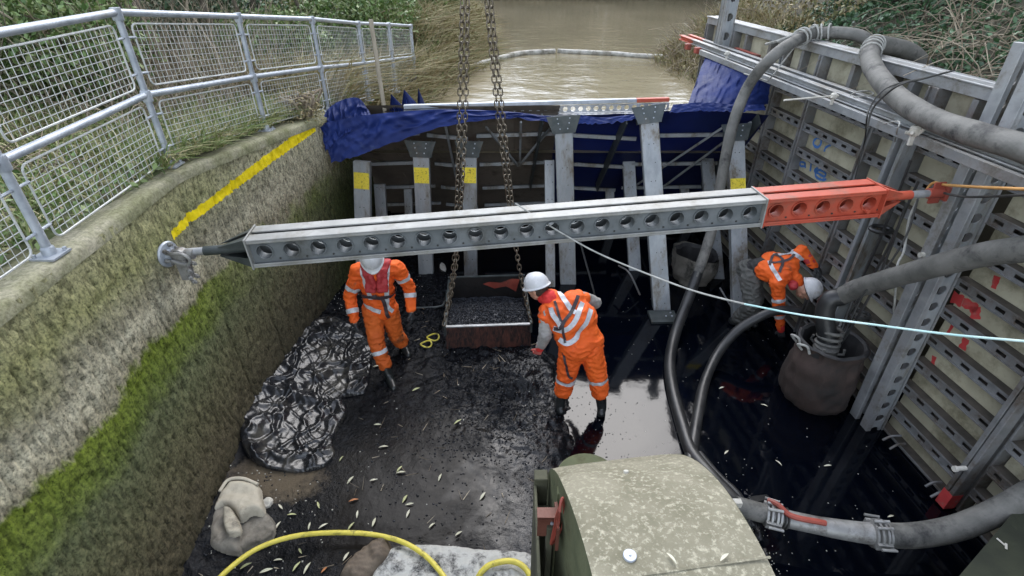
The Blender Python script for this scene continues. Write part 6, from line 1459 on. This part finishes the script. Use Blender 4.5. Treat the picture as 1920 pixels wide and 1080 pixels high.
blob('cuff', [capsule(wrB+(elB-wrB)*.2, wrB, .048, .044)], 'hood_red', p3, .009, 1)
blob('glove', handprims(wrA, (.6, -.5, -.4), (0, 0, 1), 1.2, .7, 1), 'glove_black', p3, .0055, 2)
blob('glove', handprims(wrB, (.3, -.1, -1), (-.5, -1, 0), 1.2, .9, 1), 'glove_black', p3, .0055, 2)
helmet(p3, head+hm @ V(-.012, 0, .038), hm)

# ================================================================== VEGETATION
def scat(n, xr, yr, zf, dens=None):
    out = []
    while len(out) < n:
        x = random.uniform(*xr); y = random.uniform(*yr)
        if dens and random.random() > dens(x, y): continue
        out.append((x, y, zf(x, y)))
    return np.array(out)
# --- left bank: grass and low growth
def inleft(x, y): return 1 if x < bank_edge(y)-(.10+.10*noise.noise(Vector((y*2.5, 1, 1))) if y < 8 else 0) else 0
P = scat(26000, (-7.5, -2.6), (1.2, 13), lb_z, lambda x, y: inleft(x, y)*(1.0 if x > -5 else .45)*(.45 if (y < 4.2 and x > -3.6) else 1))
kind(blades('grass', P, .22, 'grass', None, .55, .006), 'stuff')
P = scat(5200, (-3.3, -2.3), (3.9, 8.6), lb_z, lambda x, y: inleft(x, y)*(1 if x > bank_edge(y)-.75 else .2))
kind(blades('verge_grass', P, .20, 'grass', None, .6, .005, dirs=np.tile([.6, 0, 0], (len(P), 1)), droop=.6), 'stuff')
P = scat(24000, (-7, -2.7), (1.0, 10), lambda x, y: lb_z(x, y)+random.uniform(.0, .10), lambda x, y: inleft(x, y))
kind(leaves('ground_leaves', P, .035, 'leaf_mid', None, 1.), 'stuff')
P = scat(5000, (-5, -2.8), (1.0, 6), lambda x, y: lb_z(x, y)+random.uniform(.0, .04), lambda x, y: inleft(x, y))
kind(leaves('leaf_litter', P, .03, 'leaf_dry', None, 1.5), 'stuff')
# riverside bank growth, green above, tan reeds and straw at the water edge
P = scat(26000, (-7.5, -.7), (9, 27), lambda x, y: lb_z(x, y)+random.uniform(0, .5), lambda x, y: inleft(x, y)*(1 if x > bank_edge(y)-3.5 else .3))
kind(leaves('bank_growth', P, .07, 'leaf_mid', None, .4), 'stuff')
P = scat(17000, (-6, -.5), (7.6, 26), lb_z, lambda x, y: (1 if bank_edge(y)-1.5 < x < bank_edge(y)+.12 else .06*inleft(x, y)))
kind(blades('dry_reeds', P, .75, 'leaf_dry', None, .5, .010, dirs=np.tile([.35, 0, 0], (len(P), 1)), droop=.5), 'stuff')
P = scat(9000, (-5, -.6), (7.9, 17), lambda x, y: lb_z(x, y)+random.uniform(0, .35), lambda x, y: (1 if bank_edge(y)-1.1 < x < bank_edge(y) else .1*inleft(x, y)))
kind(leaves('dry_leaves', P, .045, 'leaf_dry', None, .4), 'stuff')
# trees and shrubs
def limb(mb, p, d, L, r, depth, tips):
    n = 5; pts = [Vector(p)]; dd = Vector(d).normalized()
    for i in range(n):
        dd = (dd+Vector((random.uniform(-1, 1), random.uniform(-1, 1), random.uniform(-.3, .7)))*.16).normalized(); pts.append(pts[-1]+dd*L/n)
    mb.tube(pts, r, 7 if r > .02 else 4, True, [r*(1-.55*i/n) for i in range(n+1)])
    if depth == 0: tips.append((pts[-1], dd)); return
    for k in range(3 if depth > 1 else 4):
        t = random.uniform(.35, 1); q = pts[int(t*n)]; nd_ = (dd+Vector((random.uniform(-1, 1), random.uniform(-1, 1), random.uniform(-.2, .8)))*.9).normalized()
        limb(mb, q, nd_, L*random.uniform(.5, .75), r*.5, depth-1, tips)
    tips.append((pts[-1], dd))
def tree(name, p, H, r, label, cat, leafmat, nl, size, spread, group=None, depth=3, lean=(0, 0, 1), barkmat='bark', crown='foliage', low=0.):
    t = thing(name, label, cat, p, 0, group); mb = MB(); tips = []
    limb(mb, Vector(p)-Vector((0, 0, .2)), Vector(lean), H*.55, r, depth, tips)
    tr_ = build('trunk', mb, barkmat, t, True)
    if nl:
        T = np.array([list(q) for q, _ in tips]); idx = np.random.randint(0, len(T), nl)
        C = T[idx]+np.random.normal(size=(nl, 3))*spread*np.random.rand(nl, 1)
        C = C[C[:, 2] > p[2]+low]
        leaves(crown, C, size, leafmat, t, .3)
    return t
random.seed(11)
# ivy clad trunk seen through the fence
tree('ivy_tree', (-5.3, 8.2, 3.1), 7, .16, 'leaning ivy clad tree trunk behind the second mesh panel', 'tree', 'leaf_ivy', 5000, .06, .6, depth=2)
lbl = ['thin bare sapling behind the first full fence panel', 'slender bare stem behind the tall fence post', 'dark slim trunk above the fence rail, left of centre panel', 'pale thin trunk rising beyond the third fence panel', 'forked thin trunk furthest along the fence', 'bare leaning stem among the brown thicket']
for i, (x, y, r_) in enumerate(((-6.2, 9.2, .05), (-5.0, 9.8, .05), (-5.2, 11.5, .07), (-4.2, 12.5, .05), (-5.8, 13.5, .08), (-4.7, 10.6, .04))):
    tree('bare_tree', (x, y, lb_z(x, y)), 7, r_, lbl[i], 'tree', 'leaf_mid', 250, .05, .5, 'thin trees behind the fence', depth=2, lean=(random.uniform(-.2, .2), 0, 1))
# shrubs of leaves: dense green masses
def shrub(p, rx, ry, rz, mat, n, size, label, name='leafy_shrub', group=None, stems=14):
    t = thing(name, label, 'shrub', p, 0, group); mb = MB()
    for k in range(stems):
        a = random.uniform(0, 6.28); e = Vector(p)+Vector((math.cos(a)*rx*random.uniform(.2, .9), math.sin(a)*ry*random.uniform(.2, .9), rz*random.uniform(.5, 1.25)))
        mb.tube(spline([Vector(p)+Vector((random.uniform(-.2, .2)*rx, random.uniform(-.2, .2)*ry, -.1)), Vector(p).lerp(e, .5)+Vector((random.uniform(-.2, .2), random.uniform(-.2, .2), .15)), e], 4), .012, 5)
    build('stem', mb, 'twig', t)
    d = np.random.normal(size=(n, 3)); d /= np.linalg.norm(d, axis=1)[:, None]; rr = np.random.rand(n, 1)**.4
    C = d*rr*np.array([rx, ry, rz]); f = fbm(C[:, 0]*1.6+p[0], C[:, 1]*1.6+p[1], C[:, 2]*1.6, 3); C = C*(.55+.9*f[:, None])+np.array([p[0], p[1], p[2]+rz*.55])
    leaves('foliage', C, size, mat, t, .5); return t
shrub((-5.2, 3.6, 2.9), 1.5, 1.1, 1.0, 'leaf_mid', 13000, .045, 'bright green bush behind the nearest fence panels at far left')
shrub((-7.2, 6.4, 3.3), 1.7, 1.5, 1.6, 'leaf_ivy', 11000, .055, 'dark ivy mass at the upper left corner')
shrub((-5.0, 6.3, 3.0), 1.0, .9, .75, 'leaf_mid', 6000, .045, 'green undergrowth behind the middle of the first full fence panel')
shrub((-8.5, 9.5, 3.6), 2.6, 2.2, 2.4, 'leaf_mid', 12000, .07, 'tall green thicket at top left behind the fence')
shrub((-6.4, 12.0, 3.1), 1.8, 1.6, 1.3, 'leaf_ivy', 9000, .06, 'dark green shrub behind the thin trunks')
shrub((-4.2, 10.2, 2.5), 1.0, 1.1, .6, 'leaf_mid', 7000, .05, 'low green shrub behind the fourth fence panel')
shrub((-3.6, 13.5, 2.4), 1.5, 1.7, .8, 'leaf_mid', 11000, .06, 'wide green bush past the fence end, above the straw bank')
shrub((-3.3, 17.5, 2.4), 1.9, 2.2, 1.0, 'leaf_mid', 13000, .07, 'green and tan scrub on the river bank at top centre')
shrub((-5.8, 20.0, 3.0), 3, 3, 1.8, 'leaf_mid', 12000, .09, 'far green scrub at the top edge left of the chains')
shrub((-2.1, 15.5, 1.9), 1.1, 1.6, .65, 'leaf_dry', 10000, .055, 'tan dry scrub overhanging the river left of the chains')
shrub((-1.9, 19.5, 1.9), 1.0, 2.4, .6, 'leaf_dry', 9000, .07, 'far tan reeds along the left river edge')
shrub((-2.6, 6.55, 2.45), .28, .35, .25, 'leaf_dry', 1500, .022, 'tuft of dry brown weeds on the wall edge by the blue tarpaulin', 'dry_weeds', stems=50)
# twig thickets
def thicket(name, n, xr, yr, zf, L, label, mat='twig', r=.006, up=.8, parent=None, cat='brambles', arch=True, dens=None):
    mb = MB(); k = 0
    while k < n:
        x = random.uniform(*xr); y = random.uniform(*yr)
        if dens and random.random() > dens(x, y): continue
        k += 1
        p = Vector((x, y, zf(x, y))); d = Vector((random.uniform(-1, 1), random.uniform(-1, 1), up*random.uniform(.4, 1.3))).normalized(); l = L*random.uniform(.4, 1.2)
        pts = [p]
        for i in range(5):
            d = (d+Vector((random.uniform(-.3, .3), random.uniform(-.3, .3), (-.28 if arch else .0)+random.uniform(-.15, .15)))).normalized(); pts.append(pts[-1]+d*l/5)
        rr = r*random.uniform(.5, 1.4); mb.tube(pts, rr, 4, False, [rr*(1-.14*i) for i in range(6)])
    return tag(build(name, mb, mat), label, cat)
thicket('brambles', 900, (-6.5, -3.3), (5.5, 10.5), lb_z, 1.5, 'brown bare bramble thicket behind the tall fence post', up=1.6, r=.007, arch=False)
thicket('brambles', 500, (-5, -3.2), (3.5, 6), lb_z, .7, 'low tangle of twigs on the ground behind the nearest fence panels', r=.005)
thicket('brambles', 900, (-3.6, -1.0), (8.0, 16), lb_z, 1.0, 'tan arching brambles spilling down the left bank to the river', r=.006, up=.5, dens=lambda x, y: 1 if bank_edge(y)-1.4 < x < bank_edge(y) else 0)
thicket('brambles', 1500, (4.6, 8.5), (2.6, 8.2), rb_z, 1.3, 'pale tangled dead brambles on the bank behind the shoring wall', r=.007, up=.9, dens=lambda x, y: 1 if y < 7.2 or random.random() < .3 else 0)
thicket('brambles', 700, (3.6, 6.5), (12.5, 19), rb_z, 1.0, 'tan dead stems at the river edge beyond the end of the shoring wall', r=.010, up=1., dens=lambda x, y: 1 if x > rbank_edge(y)-.1 and x < rbank_edge(y)+2 else 0)
# hanging roots down the left water edge
# right bank ivy
P = scat(30000, (4.5, 11), (5.6, 13), lambda x, y: rb_z(x, y)+.02+.22*abs(noise.noise(Vector((x*2, y*2, 3))))+random.uniform(0, .08), lambda x, y: 1 if x > rbank_edge(y) else 0)
kind(leaves('ivy', P, .055, 'leaf_ivy', None, 1.2, 1.2), 'stuff')
P = scat(9000, (4.6, 9), (2.0, 6.5), lambda x, y: rb_z(x, y)+random.uniform(0, .35), lambda x, y: .7)
kind(leaves('bank_growth', P, .045, 'leaf_ivy', None, .4), 'stuff')
P = scat(9000, (3.5, 13), (12, 30), rb_z, lambda x, y: 1 if rbank_edge(y)-.1 < x < rbank_edge(y)+2.0 else 0)
kind(blades('dry_reeds', P, .45, 'leaf_dry', None, .5, .010), 'stuff')
P = scat(6000, (3.5, 8), (9.5, 19), lambda x, y: rb_z(x, y)+random.uniform(0, .3), lambda x, y: 1 if rbank_edge(y) < x else 0)
kind(leaves('dry_leaves', P, .06, 'leaf_dry', None, .6), 'stuff')
shrub((6.2, 9.2, 4.0), 1.6, 2.0, .9, 'leaf_ivy', 12000, .06, 'thick ivy mound at the top right behind the perforated post')
shrub((7.6, 6.6, 4.9), 1.9, 1.7, .9, 'leaf_ivy', 10000, .06, 'dark ivy bank above the dead brambles at top right')
# tall trees on the right bank and up river: they stand above the picture and show in the water
random.seed(5)
def bigtree(p, H, W_, n, label, mat='leaf_ivy', size=.28, bare=False):
    t = thing('tall_tree', label, 'tree', p, 0, 'tall trees on the river banks'); mb = MB(); tips = []
    limb(mb, Vector(p)-Vector((0, 0, .3)), Vector((random.uniform(-.1, .1), random.uniform(-.1, .1), 1)), H*.6, H*.022, 3, tips); build('trunk', mb, 'bark', t, True)
    d = np.random.normal(size=(n, 3)); d /= np.linalg.norm(d, axis=1)[:, None]; C = d*(np.random.rand(n, 1)**.45)*np.array([W_, W_, H*.42]); f = fbm(C[:, 0]*.5+p[0], C[:, 1]*.5, C[:, 2]*.5+p[1], 3)
    C = C*(.5+.95*f[:, None])+np.array([p[0], p[1], p[2]+H*.56]); leaves('crown', C, size, mat, t, .3)
BT = 'tall leafy tree standing on the river bank above the picture'
for (x, y, H) in ((9.0, 9.0, 13), (10.0, 12.5, 13), (10.5, 6, 13), (13.0, 17.5, 14), (10, 2.5, 12), (14, 12, 15)): bigtree((x, y, rb_z(x, y)-.2), H, 3.6, 9000, BT)
for (x, y, H) in ((18, 42, 14), (10, 46, 15), (4, 50, 12), (-12, 34, 13), (-9, 40, 13), (-3, 47, 10), (-9, 24, 11), (15, 30, 12)): bigtree((x, y, 1.5), H, 4.2, 4500, BT, 'leaf_mid', .4)
P = scat(42000, (-26, 30), (43, 47.5), lambda x, y: 1.6+random.random()**1.3*(5.5+3.5*noise.noise(Vector((x*.22, 1, 1)))+2*noise.noise(Vector((x*.7, 4, 1)))))
kind(leaves('far_wood', P, .34, 'leaf_far', None, .3), 'stuff')
# dark footbridge line far up the river
tag(build('footbridge', MB().box((-6, 37.5, 2.35), (16, 38.6, 2.75)).box((-6, 37.45, 3.55), (16, 37.5, 3.62)), 'dark_steel'), 'dark low footbridge edge across the far river at the top of the picture', 'bridge')
